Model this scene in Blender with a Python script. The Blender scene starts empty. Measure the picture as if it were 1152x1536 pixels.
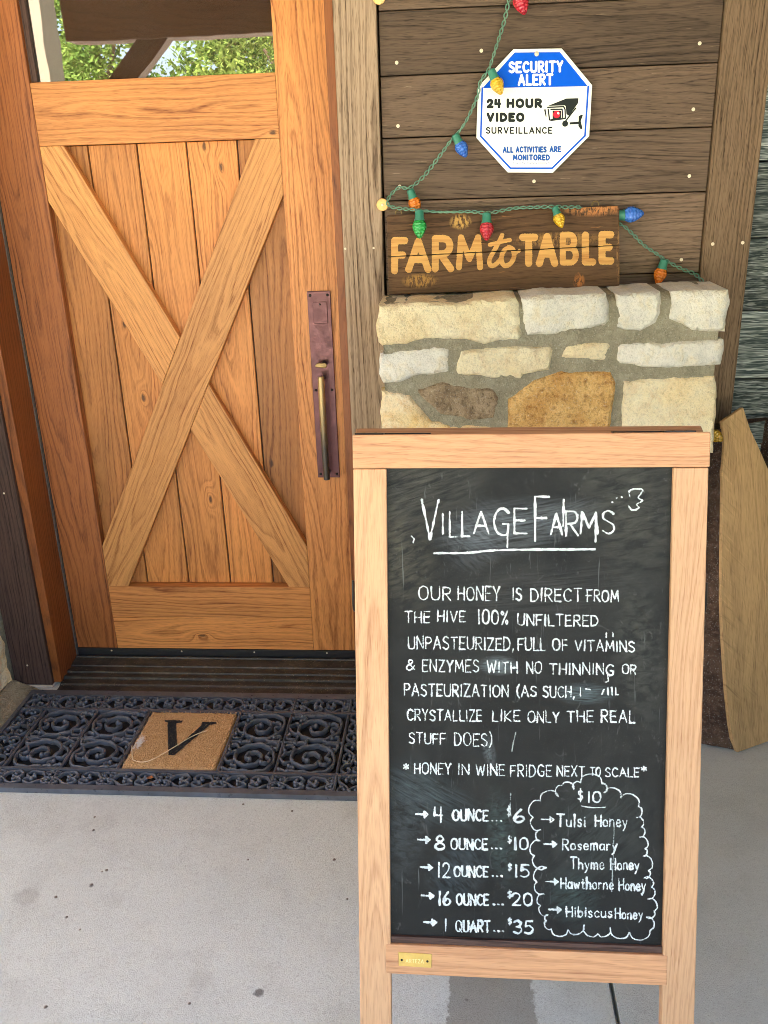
import bpy, bmesh, math, random
import numpy as np
from mathutils import Vector, Matrix, noise as mnoise
from mathutils.geometry import delaunay_2d_cdt

random.seed(7)
rad = math.radians
S = bpy.context.scene
COL = S.collection

# ------------------------------------------------------------------ camera
FPX, PITCH, ROLL, YAW = 1341.87, -0.366533, 0.0329241, 0.0876617
CAM = np.array([1.25297, -2.51430, 1.44735])

def _rot(p, r, y):
    cy, sy = math.cos(y), math.sin(y)
    cp, sp = math.cos(p), math.sin(p)
    cr, sr = math.cos(r), math.sin(r)
    return (np.array([[cy, -sy, 0], [sy, cy, 0], [0, 0, 1]]) @ np.array([[1, 0, 0], [0, cp, -sp], [0, sp, cp]])
            @ np.array([[cr, 0, sr], [0, 1, 0], [-sr, 0, cr]]))
CR = _rot(PITCH, ROLL, YAW)            # columns: right, forward, up
cd = bpy.data.cameras.new("camera")
cd.sensor_fit = 'VERTICAL'
cd.sensor_height = 36.0
cd.lens = FPX / 1536 * 36.0
cd.clip_start, cd.clip_end = 0.05, 400
cam = bpy.data.objects.new("camera", cd)
COL.objects.link(cam)
M3 = Matrix(((CR[0, 0], CR[0, 2], -CR[0, 1]), (CR[1, 0], CR[1, 2], -CR[1, 1]), (CR[2, 0], CR[2, 2], -CR[2, 1])))
cam.matrix_world = Matrix.Translation(Vector(CAM)) @ M3.to_4x4()
S.camera = cam

# ------------------------------------------------------------------ light
SUN_EL, SUN_AZ = 52, -28               # sun behind the house: the porch lies in open shade
w = bpy.data.worlds.new("World")
S.world = w
w.use_nodes = True
nt = w.node_tree
sky = nt.nodes.new("ShaderNodeTexSky")
sky.sky_type = 'NISHITA'
sky.sun_disc = False
sky.sun_elevation = rad(SUN_EL)
sky.sun_rotation = rad(SUN_AZ)
sky.dust_density = 6.0
sky.ozone_density = 0.3
sky.air_density = 0.8
nt.nodes["Background"].inputs["Strength"].default_value = 0.12
nt.links.new(sky.outputs[0], nt.nodes["Background"].inputs[0])
ld = bpy.data.lights.new("sun", 'SUN')
ld.energy = 5.0
ld.angle = rad(0.5)
ld.color = (1.0, 0.97, 0.92)
sun = bpy.data.objects.new("sun", ld)
COL.objects.link(sun)
sd = Vector((math.sin(rad(SUN_AZ)) * math.cos(rad(SUN_EL)), math.cos(rad(SUN_AZ)) * math.cos(rad(SUN_EL)), math.sin(rad(SUN_EL))))
sun.rotation_euler = sd.to_track_quat('Z', 'Y').to_euler()
S.view_settings.view_transform = 'Standard'
S.view_settings.look = 'None'
S.view_settings.gamma = 1
S.view_settings.exposure = 3.76
S.cycles.use_denoising = True
S.cycles.pixel_filter_type = 'BLACKMAN_HARRIS'
S.cycles.filter_width = 0.9
S.cycles.max_bounces = 8
S.cycles.diffuse_bounces = 5

# ------------------------------------------------------------------ pixel -> plane helpers (photo pixels, 1152 x 1536)
def ray(q):
    return CR @ np.array([(q[0] - 576) / FPX, 1.0, -(q[1] - 768) / FPX])
def onY(q, y):
    d = ray(q); return CAM + d * ((y - CAM[1]) / d[1])
def onZ(q, z):
    d = ray(q); return CAM + d * ((z - CAM[2]) / d[2])
def onP(q, o, n):
    d = ray(q); return CAM + d * (np.dot(np.array(o) - CAM, n) / np.dot(d, n))

# ------------------------------------------------------------------ node helpers
class NG:
    def __init__(s, name):
        s.m = bpy.data.materials.new(name)
        s.m.use_nodes = True
        s.t = s.m.node_tree
        s.b = s.t.nodes["Principled BSDF"]
        s.out = s.t.nodes["Material Output"]
    def node(s, typ, ins=None, **props):
        n = s.t.nodes.new(typ)
        for k, v in props.items():
            setattr(n, k, v)
        for k, v in (ins or {}).items():
            s.set(n.inputs[k], v)
        return n
    def set(s, sock, v):
        if isinstance(v, bpy.types.NodeSocket):
            s.t.links.new(v, sock)
        else:
            sock.default_value = v
    def math(s, op, a, b=0.0, c=0.0, clamp=False):
        return s.node("ShaderNodeMath", {0: a, 1: b, 2: c}, operation=op, use_clamp=clamp).outputs[0]
    def vec(s, op, a, b):
        n = s.node("ShaderNodeVectorMath", operation=op)
        s.set(n.inputs[0], a)
        if op == 'SCALE': s.set(n.inputs[3], b)
        else: s.set(n.inputs[1], b)
        return n.outputs[0]
    def attr(s, name, out="Vector"):
        return s.node("ShaderNodeAttribute", attribute_name=name).outputs[out]
    def noise(s, v, scale=1.0, detail=2.0, rough=0.5, out="Fac", dist=0.0):
        n = s.node("ShaderNodeTexNoise", {"Scale": scale, "Detail": detail, "Roughness": rough, "Distortion": dist})
        s.set(n.inputs["Vector"], v)
        return n.outputs[out]
    def voro(s, v, scale=1.0, out="Distance", **kw):
        n = s.node("ShaderNodeTexVoronoi", {"Scale": scale}, **kw)
        s.set(n.inputs["Vector"], v)
        return n.outputs[out]
    def ramp(s, f, stops, interp='LINEAR'):
        n = s.node("ShaderNodeValToRGB")
        n.color_ramp.interpolation = interp
        e = n.color_ramp.elements
        while len(e) < len(stops): e.new(0.5)
        for el, (p, c) in zip(e, stops):
            el.position = p
            el.color = (c, c, c, 1) if isinstance(c, (int, float)) else (*c, 1)
        s.set(n.inputs[0], f)
        return n.outputs[0]
    def mix(s, f, a, b, blend='MIX'):
        n = s.node("ShaderNodeMix", data_type='RGBA', blend_type=blend)
        s.set(n.inputs[0], f)
        for i, v in ((6, a), (7, b)):
            s.set(n.inputs[i], (*v, 1) if isinstance(v, tuple) and len(v) == 3 else v)
        return n.outputs[2]
    def maprange(s, v, a, b, c=0.0, d=1.0):
        return s.node("ShaderNodeMapRange", {0: v, 1: a, 2: b, 3: c, 4: d}).outputs[0]
    def bump(s, h, strength, dist=0.002, nrm=None):
        n = s.node("ShaderNodeBump", {"Strength": strength, "Distance": dist, "Height": h})
        if nrm is not None: s.set(n.inputs["Normal"], nrm)
        s.set(s.b.inputs["Normal"], n.outputs[0])
        return n.outputs[0]
    def P(s, **kw):
        for k, v in kw.items():
            k = k.replace("_", " ")
            if isinstance(v, tuple) and len(v) == 3 and s.b.inputs[k].type == 'RGBA': v = (*v, 1)
            s.set(s.b.inputs[k], v)
        return s.m
    def pos(s):
        return s.node("ShaderNodeNewGeometry").outputs["Position"]

def wood(name, base, dark, spacing=0.009, contrast=0.75, fibre=0.25, rough=0.5, knots=0.0, bumpd=0.0006, warp=0.03,
         worn=None, vary=0.25, spec=0.4, sharp=0.6, knotcol=(0.05, 0.02, 0.01), brk=0.62, saw=0.0, spots=None):
    g = NG(name)
    gc = g.attr("gc")
    tv = g.attr("tv", "Fac")
    w1 = g.vec('SUBTRACT', g.noise(g.vec('MULTIPLY', gc, (1.7, 9, 9)), 1, 2, out="Color"), (0.5, 0.5, 0.5))
    p = g.vec('ADD', gc, g.vec('MULTIPLY', w1, (0, warp * 2.2, warp * 2.2)))
    w2 = g.vec('SUBTRACT', g.noise(g.vec('MULTIPLY', gc, (9, 45, 45)), 1, 3, 0.6, out="Color"), (0.5, 0.5, 0.5))
    p = g.vec('ADD', p, g.vec('MULTIPLY', w2, (0, warp * 0.30, warp * 0.30)))
    km = None
    if knots:
        kc = g.vec('MULTIPLY', gc, (3.4, 7.5, 0.001))
        kd = g.voro(kc, 1.0, voronoi_dimensions='2D')
        rnd = g.node("ShaderNodeSeparateColor", {0: g.voro(kc, 1.0, out="Color", voronoi_dimensions='2D')}).outputs[0]
        on = g.math('GREATER_THAN', rnd, 1.0 - knots)
        fall = g.math('MULTIPLY', g.maprange(kd, 0.28, 0.0, 0, 1), on)
        p = g.vec('ADD', p, g.vec('SCALE', (0.0, 0.02, 0.035), g.math('MULTIPLY', fall, fall)))
        km = g.math('MULTIPLY', g.maprange(g.math('ADD', kd, g.math('MULTIPLY', g.noise(g.vec('MULTIPLY', gc, (60, 160, 160))), 0.06)), 0.085, 0.05, 0, 1), on)
    sp = g.node("ShaderNodeSeparateXYZ", {0: p})
    d = g.math('SQRT', g.math('ADD', g.math('MULTIPLY', sp.outputs[1], sp.outputs[1]), g.math('MULTIPLY', sp.outputs[2], sp.outputs[2])))
    d = g.math('MULTIPLY', d, 1.0 / spacing)
    d = g.math('ADD', d, g.math('MULTIPLY', g.noise(g.node("ShaderNodeCombineXYZ", {0: d}).outputs[0], 0.7, 1), 1.6))
    fr = g.math('FRACT', d)
    ring = g.ramp(fr, [(0.0, 1.0), (0.10, 0.30), (0.35, 0.0), (sharp, 0.10), (0.95, 1.0)])
    fr2 = g.math('FRACT', g.math('ADD', g.math('MULTIPLY', d, 2.37), 0.4))
    ring = g.math('ADD', g.math('MULTIPLY', ring, 0.72), g.math('MULTIPLY', g.ramp(fr2, [(0.0, 1.0), (0.2, 0.1), (0.6, 0.1), (0.95, 1.0)]), 0.28))
    strk = g.noise(g.vec('MULTIPLY', gc, (16, 300, 300)), 1, 2, 0.6)
    ring = g.math('MULTIPLY', ring, g.maprange(strk, 0.34, 0.64, brk, 1.84 - brk))
    fib = g.noise(g.vec('MULTIPLY', gc, (10, 420, 420)), 1, 3, 0.65)
    por = g.maprange(g.noise(g.vec('MULTIPLY', gc, (22, 600, 600)), 1, 1), 0.58, 0.70, 0, 1)
    big = g.noise(g.vec('MULTIPLY', gc, (1.2, 5, 5)), 1.0, 3, 0.6)
    rm = g.math('MULTIPLY', ring, g.maprange(g.noise(g.vec('MULTIPLY', gc, (2.5, 14, 14)), 1, 2), 0.3, 0.75, 0.45, 1.15))
    f = g.math('ADD', g.math('MULTIPLY', rm, contrast), g.math('MULTIPLY', g.math('SUBTRACT', fib, 0.5), fibre * 2), clamp=True)
    f = g.math('ADD', f, g.math('MULTIPLY', por, fibre * 0.8), clamp=True)
    c = g.mix(f, base, dark)
    mul = g.math('ADD', g.math('ADD', 1.0, g.math('MULTIPLY', g.math('SUBTRACT', big, 0.5), vary * 2.2)), g.math('MULTIPLY', tv, vary))
    c = g.vec('SCALE', c, mul)
    if km is not None: c = g.mix(g.math('MULTIPLY', km, 0.85), c, knotcol)
    if worn:
        wf, wc = worn
        wn = g.maprange(g.noise(g.vec('MULTIPLY', gc, (9, 120, 120)), 1, 4, 0.7), 0.66, 0.74, 0, wf)
        c = g.mix(wn, c, wc)
    if saw:
        sv = g.node("ShaderNodeVectorRotate", {"Vector": g.vec('MULTIPLY', gc, (1, 1, 0)), "Angle": 0.75}, rotation_type='Z_AXIS').outputs[0]
        sm = g.noise(g.vec('MULTIPLY', sv, (9, 150, 1)), 1, 4, 0.7, dist=0.6)
        reg = g.maprange(g.noise(g.vec('MULTIPLY', gc, (3, 5, 1)), 1, 3), 0.42, 0.62, 0.15, 1)
        c = g.mix(g.math('MULTIPLY', g.maprange(sm, 0.55, 0.68, 0, saw), reg), c, g.vec('SCALE', c, 0.5))
        c = g.mix(g.math('MULTIPLY', g.maprange(sm, 0.42, 0.34, 0, saw * .7), reg), c, g.vec('SCALE', c, 1.5))
    if spots:
        pp = g.pos()
        for cx, cz, rx, rz, k, col in spots:
            rel = g.vec('MULTIPLY', g.vec('SUBTRACT', pp, (cx, 0, cz)), (1 / rx, 0, 1 / rz))
            ln = g.node("ShaderNodeVectorMath", {0: rel}, operation='LENGTH').outputs["Value"]
            nn = g.noise(g.vec('MULTIPLY', pp, (150, 1, 60)), 1, 4, 0.75)
            c = g.mix(g.math('MULTIPLY', g.maprange(ln, 1.0, 0.5, 0, 1), g.maprange(nn, 0.44, 0.56, 0, k)), c, col)
    h = g.math('ADD', g.math('MULTIPLY', f, -1.0), g.math('MULTIPLY', fib, 0.5))
    g.bump(h, 0.5, bumpd)
    g.P(Base_Color=c, Roughness=g.maprange(f, 0, 1, rough, min(1, rough + 0.15)), Specular_IOR_Level=spec)
    return g.m

def plain(name, col, rough=0.5, metal=0.0, vary=0.15, nscale=40, bumpd=0.0, bscale=400, spec=0.5, dust_haze=None, **kw):
    g = NG(name)
    p = g.pos()
    n = g.noise(p, nscale, 4, 0.6)
    c = g.vec('SCALE', (*col,), g.maprange(n, 0.25, 0.75, 1 - vary, 1 + vary))
    if dust_haze:
        dm = g.math('MULTIPLY', g.maprange(g.noise(p, 14, 5, 0.7), 0.4, 0.66, 0, 1), g.maprange(g.noise(g.vec('MULTIPLY', p, (60, 200, 1)), 1, 4, 0.75), 0.42, 0.62, .05, .5))
        c = g.mix(dm, c, dust_haze)
        c = g.mix(g.maprange(g.noise(p, 330, 2), 0.66, 0.72, 0, .8), c, srgb(190, 176, 140))
    g.P(Base_Color=c, Roughness=g.maprange(g.noise(p, nscale * 3, 3), 0.3, 0.7, max(0.02, rough - 0.08), rough + 0.08), Metallic=metal, Specular_IOR_Level=spec, **kw)
    if bumpd: g.bump(g.noise(p, bscale, 3, 0.6), 0.6, bumpd)
    return g.m

def srgb(r, g, b, k=1.0):
    f = lambda v: ((v / 255 + 0.055) / 1.055) ** 2.4 if v > 10 else v / 255 / 12.92
    return (f(r) * k, f(g) * k, f(b) * k)

# ------------------------------------------------------------------ mesh helpers
class MB:
    def __init__(s):
        s.v, s.f, s.gc, s.tv = [], [], [], []      # gc, tv : one list per face
    def face(s, idx, gcf=None, tv=0.0):
        s.f.append(list(idx))
        s.gc.append(None if gcf is None else [gcf(s.v[i]) for i in idx])
        s.tv.append(tv)
    def addv(s, p):
        s.v.append(tuple(float(x) for x in p)); return len(s.v) - 1
    def prism(s, front, off, grain, seed=None, depthc=None):
        """front: polygon (3D points), extruded by vector off; grain: direction of the wood's length"""
        rnd = random.Random(seed if seed is not None else random.random())
        front = [np.array(p, float) for p in front]
        off = np.array(off, float)
        L = np.array(grain, float); L /= np.linalg.norm(L)
        Nn = off - L * np.dot(off, L); Nn /= np.linalg.norm(Nn)
        T = np.cross(Nn, L)
        c = sum(front) / len(front)
        o = np.array([rnd.uniform(-50, 50), rnd.uniform(-0.05, 0.05), rnd.uniform(0.015, 0.05) if depthc is None else depthc])
        k1, k2 = rnd.uniform(-0.03, 0.03), rnd.uniform(0.015, 0.06) * rnd.choice((-1, 1))
        def gcf(p):
            r = np.array(p) - c
            l = np.dot(r, L)
            return (l + o[0], np.dot(r, T) + o[1] + k1 * l, np.dot(r, Nn) + o[2] + k2 * l)
        tv = rnd.uniform(-1, 1)
        n = len(front)
        a = [s.addv(p) for p in front]
        b = [s.addv(p + off) for p in front]
        nrm = np.zeros(3)
        for i in range(n):
            nrm += np.cross(front[i] - c, front[(i + 1) % n] - c)
        flip = np.dot(nrm, off) > 0
        fa, fb = (a[::-1], b) if flip else (a, b[::-1])
        s.face(fa, gcf, tv); s.face(fb, gcf, tv)
        for i in range(n):
            j = (i + 1) % n
            q = [a[i], a[j], b[j], b[i]] if flip else [a[j], a[i], b[i], b[j]]
            s.face(q, gcf, tv)
        return s
    def box(s, x0, x1, y0, y1, z0, z1, grain='z', seed=None, depthc=None):
        if grain == 'y':
            s.prism([(x0, y0, z0), (x1, y0, z0), (x1, y0, z1), (x0, y0, z1)], (0, y1 - y0, 0), (1, 0, 0), seed, depthc)
            return s
        L = (0, 0, 1) if grain == 'z' else (1, 0, 0)
        return s.prism([(x0, y0, z0), (x1, y0, z0), (x1, y0, z1), (x0, y0, z1)], (0, y1 - y0, 0), L, seed, depthc)
    def tube(s, pts, r, n=8, cap=True, flat=None):
        """sweep of a circle of radius r (number or list); flat=(normal, k) squashes along normal"""
        pts = [np.array(p, float) for p in pts]
        rings, up = [], None
        for i, p in enumerate(pts):
            t = pts[min(i + 1, len(pts) - 1)] - pts[max(i - 1, 0)]
            t /= (np.linalg.norm(t) + 1e-12)
            if up is None:
                up = np.array([0, 0, 1.0]) if abs(t[2]) < 0.9 else np.array([1.0, 0, 0])
                if flat is not None: up = np.array(flat[0], float)
            a = np.cross(t, up); a /= (np.linalg.norm(a) + 1e-12)
            b = np.cross(a, t)
            if flat is None: up = b
            rr = r[i] if hasattr(r, '__len__') else r
            k = 1.0 if flat is None else flat[1]
            rings.append([s.addv(p + rr * (math.cos(2 * math.pi * j / n) * a + k * math.sin(2 * math.pi * j / n) * b)) for j in range(n)])
        for A, B in zip(rings, rings[1:]):
            for j in range(n):
                s.face([A[j], A[(j + 1) % n], B[(j + 1) % n], B[j]])
        if cap:
            s.face(rings[0][::-1]); s.face(rings[-1])
        return s
    def lathe(s, o, axis, prof, n=16):
        """prof: list of (distance along axis, radius)"""
        o = np.array(o, float); ax = np.array(axis, float); ax /= np.linalg.norm(ax)
        u = np.cross(ax, [0.3, 1, 0.2]); u /= np.linalg.norm(u); v = np.cross(ax, u)
        rings = [[s.addv(o + ax * d + r * (math.cos(2 * math.pi * j / n) * u + math.sin(2 * math.pi * j / n) * v)) for j in range(n)] for d, r in prof]
        for A, B in zip(rings, rings[1:]):
            for j in range(n):
                s.face([A[j], A[(j + 1) % n], B[(j + 1) % n], B[j]])
        s.face(rings[0][::-1]); s.face(rings[-1])
        return s
    def sphere(s, c, r, n=8, squash=(1, 1, 1)):
        prof = [(-math.cos(math.pi * i / n), max(1e-4, math.sin(math.pi * i / n))) for i in range(n + 1)]
        base = len(s.v)
        s.lathe((0, 0, 0), (0, 0, 1), prof, n * 2)
        for i in range(base, len(s.v)):
            p = s.v[i]
            s.v[i] = tuple(c[k] + p[k] * r * squash[k] for k in range(3))
        return s

def link(o, parent=None, loc=None):
    COL.objects.link(o)
    if parent is not None:
        o.parent = parent
    return o

def worldloc(o):
    l = Vector((0, 0, 0))
    while o is not None:
        l += o.location; o = o.parent
    return l

def obj(name, mb, mat, parent=None, bevel=0.0, smooth=False, loc=None, segs=2, solid=0.0):
    """one mesh object; vertices are given in world space"""
    me = bpy.data.meshes.new(name)
    base = worldloc(parent) if parent is not None else Vector((0, 0, 0))
    L = Vector(loc) - base if loc is not None else Vector((0, 0, 0))
    off = np.array(base + L)
    V = np.array(mb.v) - off
    me.from_pydata([tuple(p) for p in V], [], mb.f)
    if any(x is not None for x in mb.gc):
        me.attributes.new("gc", 'FLOAT_VECTOR', 'CORNER')
        me.attributes.new("tv", 'FLOAT', 'CORNER')
        fl, tl = [], []
        for f, gcs, t in zip(mb.f, mb.gc, mb.tv):
            for i in range(len(f)):
                fl += list(gcs[i]) if gcs else [0, 0, 0]
                tl.append(t)
        me.attributes["gc"].data.foreach_set("vector", fl)
        me.attributes["tv"].data.foreach_set("value", tl)
    me.materials.append(mat)
    if smooth:
        me.polygons.foreach_set("use_smooth", [True] * len(me.polygons))
    o = bpy.data.objects.new(name, me)
    link(o, parent)
    o.location = L
    if smooth and smooth != 'all':
        md = o.modifiers.new("edge", 'EDGE_SPLIT'); md.split_angle = rad(40)
    if bevel:
        md = o.modifiers.new("bevel", 'BEVEL')
        md.width = bevel; md.segments = segs; md.limit_method = 'ANGLE'; md.angle_limit = rad(35)
    return o

def thing(name, label, cat, loc, group=None):
    o = bpy.data.objects.new(name, None)
    o.empty_display_size = 0.1
    COL.objects.link(o)
    o.location = tuple(float(x) for x in loc)
    o['label'] = label; o['category'] = cat
    if group: o['group'] = group
    return o
def tag(o, label, cat, group=None):
    o['label'] = label; o['category'] = cat
    if group: o['group'] = group
    return o
def struct(o, kind='structure'):
    o['kind'] = kind; return o

# ------------------------------------------------------------------ lettering: strokes -> outlined mesh
def cat(pts, n=7, closed=False):
    pts = [np.array(p, float) for p in pts]
    if len(pts) < 3: return pts
    out = []
    m = len(pts)
    for i in range(m if closed else m - 1):
        p1, p2 = pts[i], pts[(i + 1) % m]
        p0 = pts[i - 1] if (i > 0 or closed) else 2 * p1 - p2
        p3 = pts[(i + 2) % m] if (i + 2 < m or closed) else 2 * p2 - p1
        for k in range(n):
            t = k / n
            out.append(0.5 * ((2 * p1) + (-p0 + p2) * t + (2 * p0 - 5 * p1 + 4 * p2 - p3) * t * t + (-p0 + 3 * p1 - 3 * p2 + p3) * t ** 3))
    out.append(pts[0] if closed else pts[-1])
    return out

FONT_SRC = """A .7|0,0 .35,1 .7,0|.12,.35 .58,.35
B .6|0,0 0,1|~0,1 .4,.98 .52,.76 .4,.55 0,.52|~0,.52 .45,.5 .6,.26 .45,.02 0,0
C .62|~.6,.85 .38,1 .12,.86 0,.5 .12,.14 .38,0 .62,.14
D .62|0,0 0,1|~0,1 .4,.93 .62,.55 .55,.22 .3,.02 0,0
E .52|.52,1 0,1 0,0 .52,0|0,.52 .42,.52
F .52|.52,1 0,1 0,0|0,.52 .42,.52
G .64|~.62,.85 .38,1 .12,.86 0,.5 .12,.14 .38,0 .58,.08 .63,.4|.64,.42 .38,.42
H .6|0,0 0,1|.6,0 .6,1|0,.5 .6,.5
I .1|.05,0 .05,1
J .5|~.5,1 .48,.2 .25,0 0,.15
K .58|0,0 0,1|.55,1 .02,.45 .58,0
L .48|0,1 0,0 .48,0
M .8|0,0 .08,1 .4,.28 .72,1 .8,0
N .62|0,0 0,1 .62,0 .62,1
O .7|@.35,1 .08,.85 0,.5 .08,.15 .35,0 .62,.15 .7,.5 .62,.85
P .55|0,0 0,1|~0,1 .42,.98 .55,.75 .42,.5 0,.46
Q .7|@.35,1 .08,.85 0,.5 .08,.15 .35,0 .62,.15 .7,.5 .62,.85|.42,.28 .74,-.06
R .58|0,0 0,1|~0,1 .42,.98 .55,.76 .42,.53 0,.48|.2,.48 .58,0
S .54|~.52,.86 .3,1 .06,.88 .05,.66 .28,.52 .5,.38 .53,.16 .3,0 .02,.12
T .62|0,1 .62,1|.31,1 .31,0
U .62|~0,1 0,.3 .1,.05 .31,0 .52,.05 .62,.3 .62,1
V .65|0,1 .32,0 .65,1
W .85|0,1 .2,0 .43,.8 .65,0 .85,1
X .6|0,0 .6,1|0,1 .6,0
Y .6|0,1 .3,.48 .6,1|.3,.48 .3,0
Z .58|0,1 .58,1 0,0 .6,0
0 .58|@.29,1 .06,.85 0,.5 .06,.15 .29,0 .52,.15 .58,.5 .52,.85
1 .14|.07,0 .07,1
2 .56|~0,.78 .1,.95 .3,1 .5,.85 .48,.6 .3,.33 0,0|0,0 .56,0
3 .54|~.03,.88 .25,1 .48,.85 .42,.6 .2,.53|~.2,.53 .5,.44 .54,.2 .3,0 0,.12
4 .55|.03,1 0,.45 .55,.45|.45,1 .45,0
5 .54|.5,1 .08,1 .04,.56|~.04,.56 .3,.64 .54,.38 .45,.08 .2,0 0,.08
6 .54|~.35,1 .08,.6 0,.28 .12,.02 .35,.02 .53,.22 .42,.45 .2,.45 .03,.28
8 .54|@.27,.54 .06,.74 .27,1 .48,.76 .27,.54 .02,.3 .1,.03 .42,.02 .53,.26
$ .5|~.48,.8 .26,.9 .04,.76 .12,.58 .4,.44 .46,.24 .24,.1 .02,.2|.26,1.08 .24,-.08
% .62|@.12,.98 .02,.84 .12,.7 .22,.84|.58,1 .05,0|@.5,.3 .4,.16 .5,.02 .6,.16
& .62|~.6,.05 .2,.65 .22,.95 .42,.9 .38,.65 .05,.35 .05,.08 .3,0 .6,.42
* .36|.18,.9 .18,.4|0,.78 .36,.5|0,.5 .36,.78
( .2|~.2,1.1 .02,.75 .02,.25 .2,-.1
) .2|~0,1.1 .18,.75 .18,.25 0,-.1
, .1|.08,.08 .02,-.16
. .06|.02,0 .05,.03
a .46|@.24,.56 .04,.46 .02,.14 .2,0 .42,.14 .42,.44|.44,.56 .46,0
b .45|0,1 0,0|@.22,.54 .4,.42 .4,.12 .2,0 .04,.12 .04,.42
c .42|~.4,.48 .22,.56 .02,.38 .04,.12 .22,0 .42,.08
e .45|~.02,.3 .42,.32 .34,.55 .14,.55 .0,.3 .1,.04 .28,0 .44,.1
h .45|0,1 0,0|~0,.4 .22,.58 .42,.44 .44,0
i .08|.04,.55 .04,0|.04,.76 .05,.8
l .1|.05,1 .05,0
m .68|0,.56 0,0|~0,.4 .18,.57 .32,.42 .33,0|~.33,.4 .5,.57 .66,.42 .67,0
n .45|0,.56 0,0|~0,.4 .22,.58 .42,.44 .44,0
o .46|@.23,.56 .04,.46 0,.26 .06,.06 .23,0 .42,.08 .46,.28 .4,.48
r .32|0,.56 0,0|~0,.36 .14,.55 .32,.52
s .36|~.34,.48 .18,.57 .03,.46 .14,.31 .32,.22 .3,.04 .14,0 0,.08
t .36|~.16,.86 .15,.15 .24,.0 .36,.05|0,.56 .34,.56
u .44|~0,.56 .02,.12 .2,0 .4,.14 .43,.56|.43,.5 .44,0
w .62|0,.56 .15,0 .31,.46 .46,0 .62,.56
y .45|0,.56 .22,.08|~.45,.56 .2,-.1 .02,-.36"""
FONT = {}
for line in FONT_SRC.split("\n"):
    head, *st = line.split("|")
    ch, wd = head.split(" ")
    strokes = []
    for q in st:
        fl = q[0] if q[0] in "~@" else ''
        pts = [tuple(float(a) for a in t.split(",")) for t in q.lstrip("~@").split()]
        strokes.append(cat(pts, 6, fl == '@') if fl else [np.array(p) for p in pts])
    FONT[ch] = (float(wd), strokes)

def word(text, box, r=0.0, jit=0.0, gap=0.2, slope=0.0, rnd=random.Random(3)):
    """strokes of a word fitted into box (x0, x1, ytop, ybase) of picture-like axes (y down), inset by r"""
    x0, x1, yt, yb = box
    x0, x1, yt, yb = x0 + r, x1 - r, yt + r, yb - r
    tot = sum(FONT[c][0] for c in text) + gap * (len(text) - 1)
    kx = (x1 - x0) / tot
    out, cx = [], 0.0
    for c in text:
        wd, st = FONT[c]
        a = rnd.uniform(-1, 1) * jit
        dy = rnd.uniform(-1, 1) * jit * 0.5
        sy = 1 + rnd.uniform(-1, 1) * jit
        for s in st:
            pl = []
            for p in s:
                px, py = p[0], p[1] * sy + dy
                px += a * (p[1] - 0.5) * 0.5
                X = x0 + (cx + px) * kx
                pl.append((X, yb - py * (yb - yt) + slope * (X - x0)))
            out.append(pl)
        cx += wd + gap
    return out

def arrow(x0, x1, y, h=7):
    return [[(x0, y - 1), (x1 - h, y)], [(x1 - h * 1.3, y - h), (x1, y), (x1 - h * 1.2, y + h), (x1 - h * 1.3, y - h)]]

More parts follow.
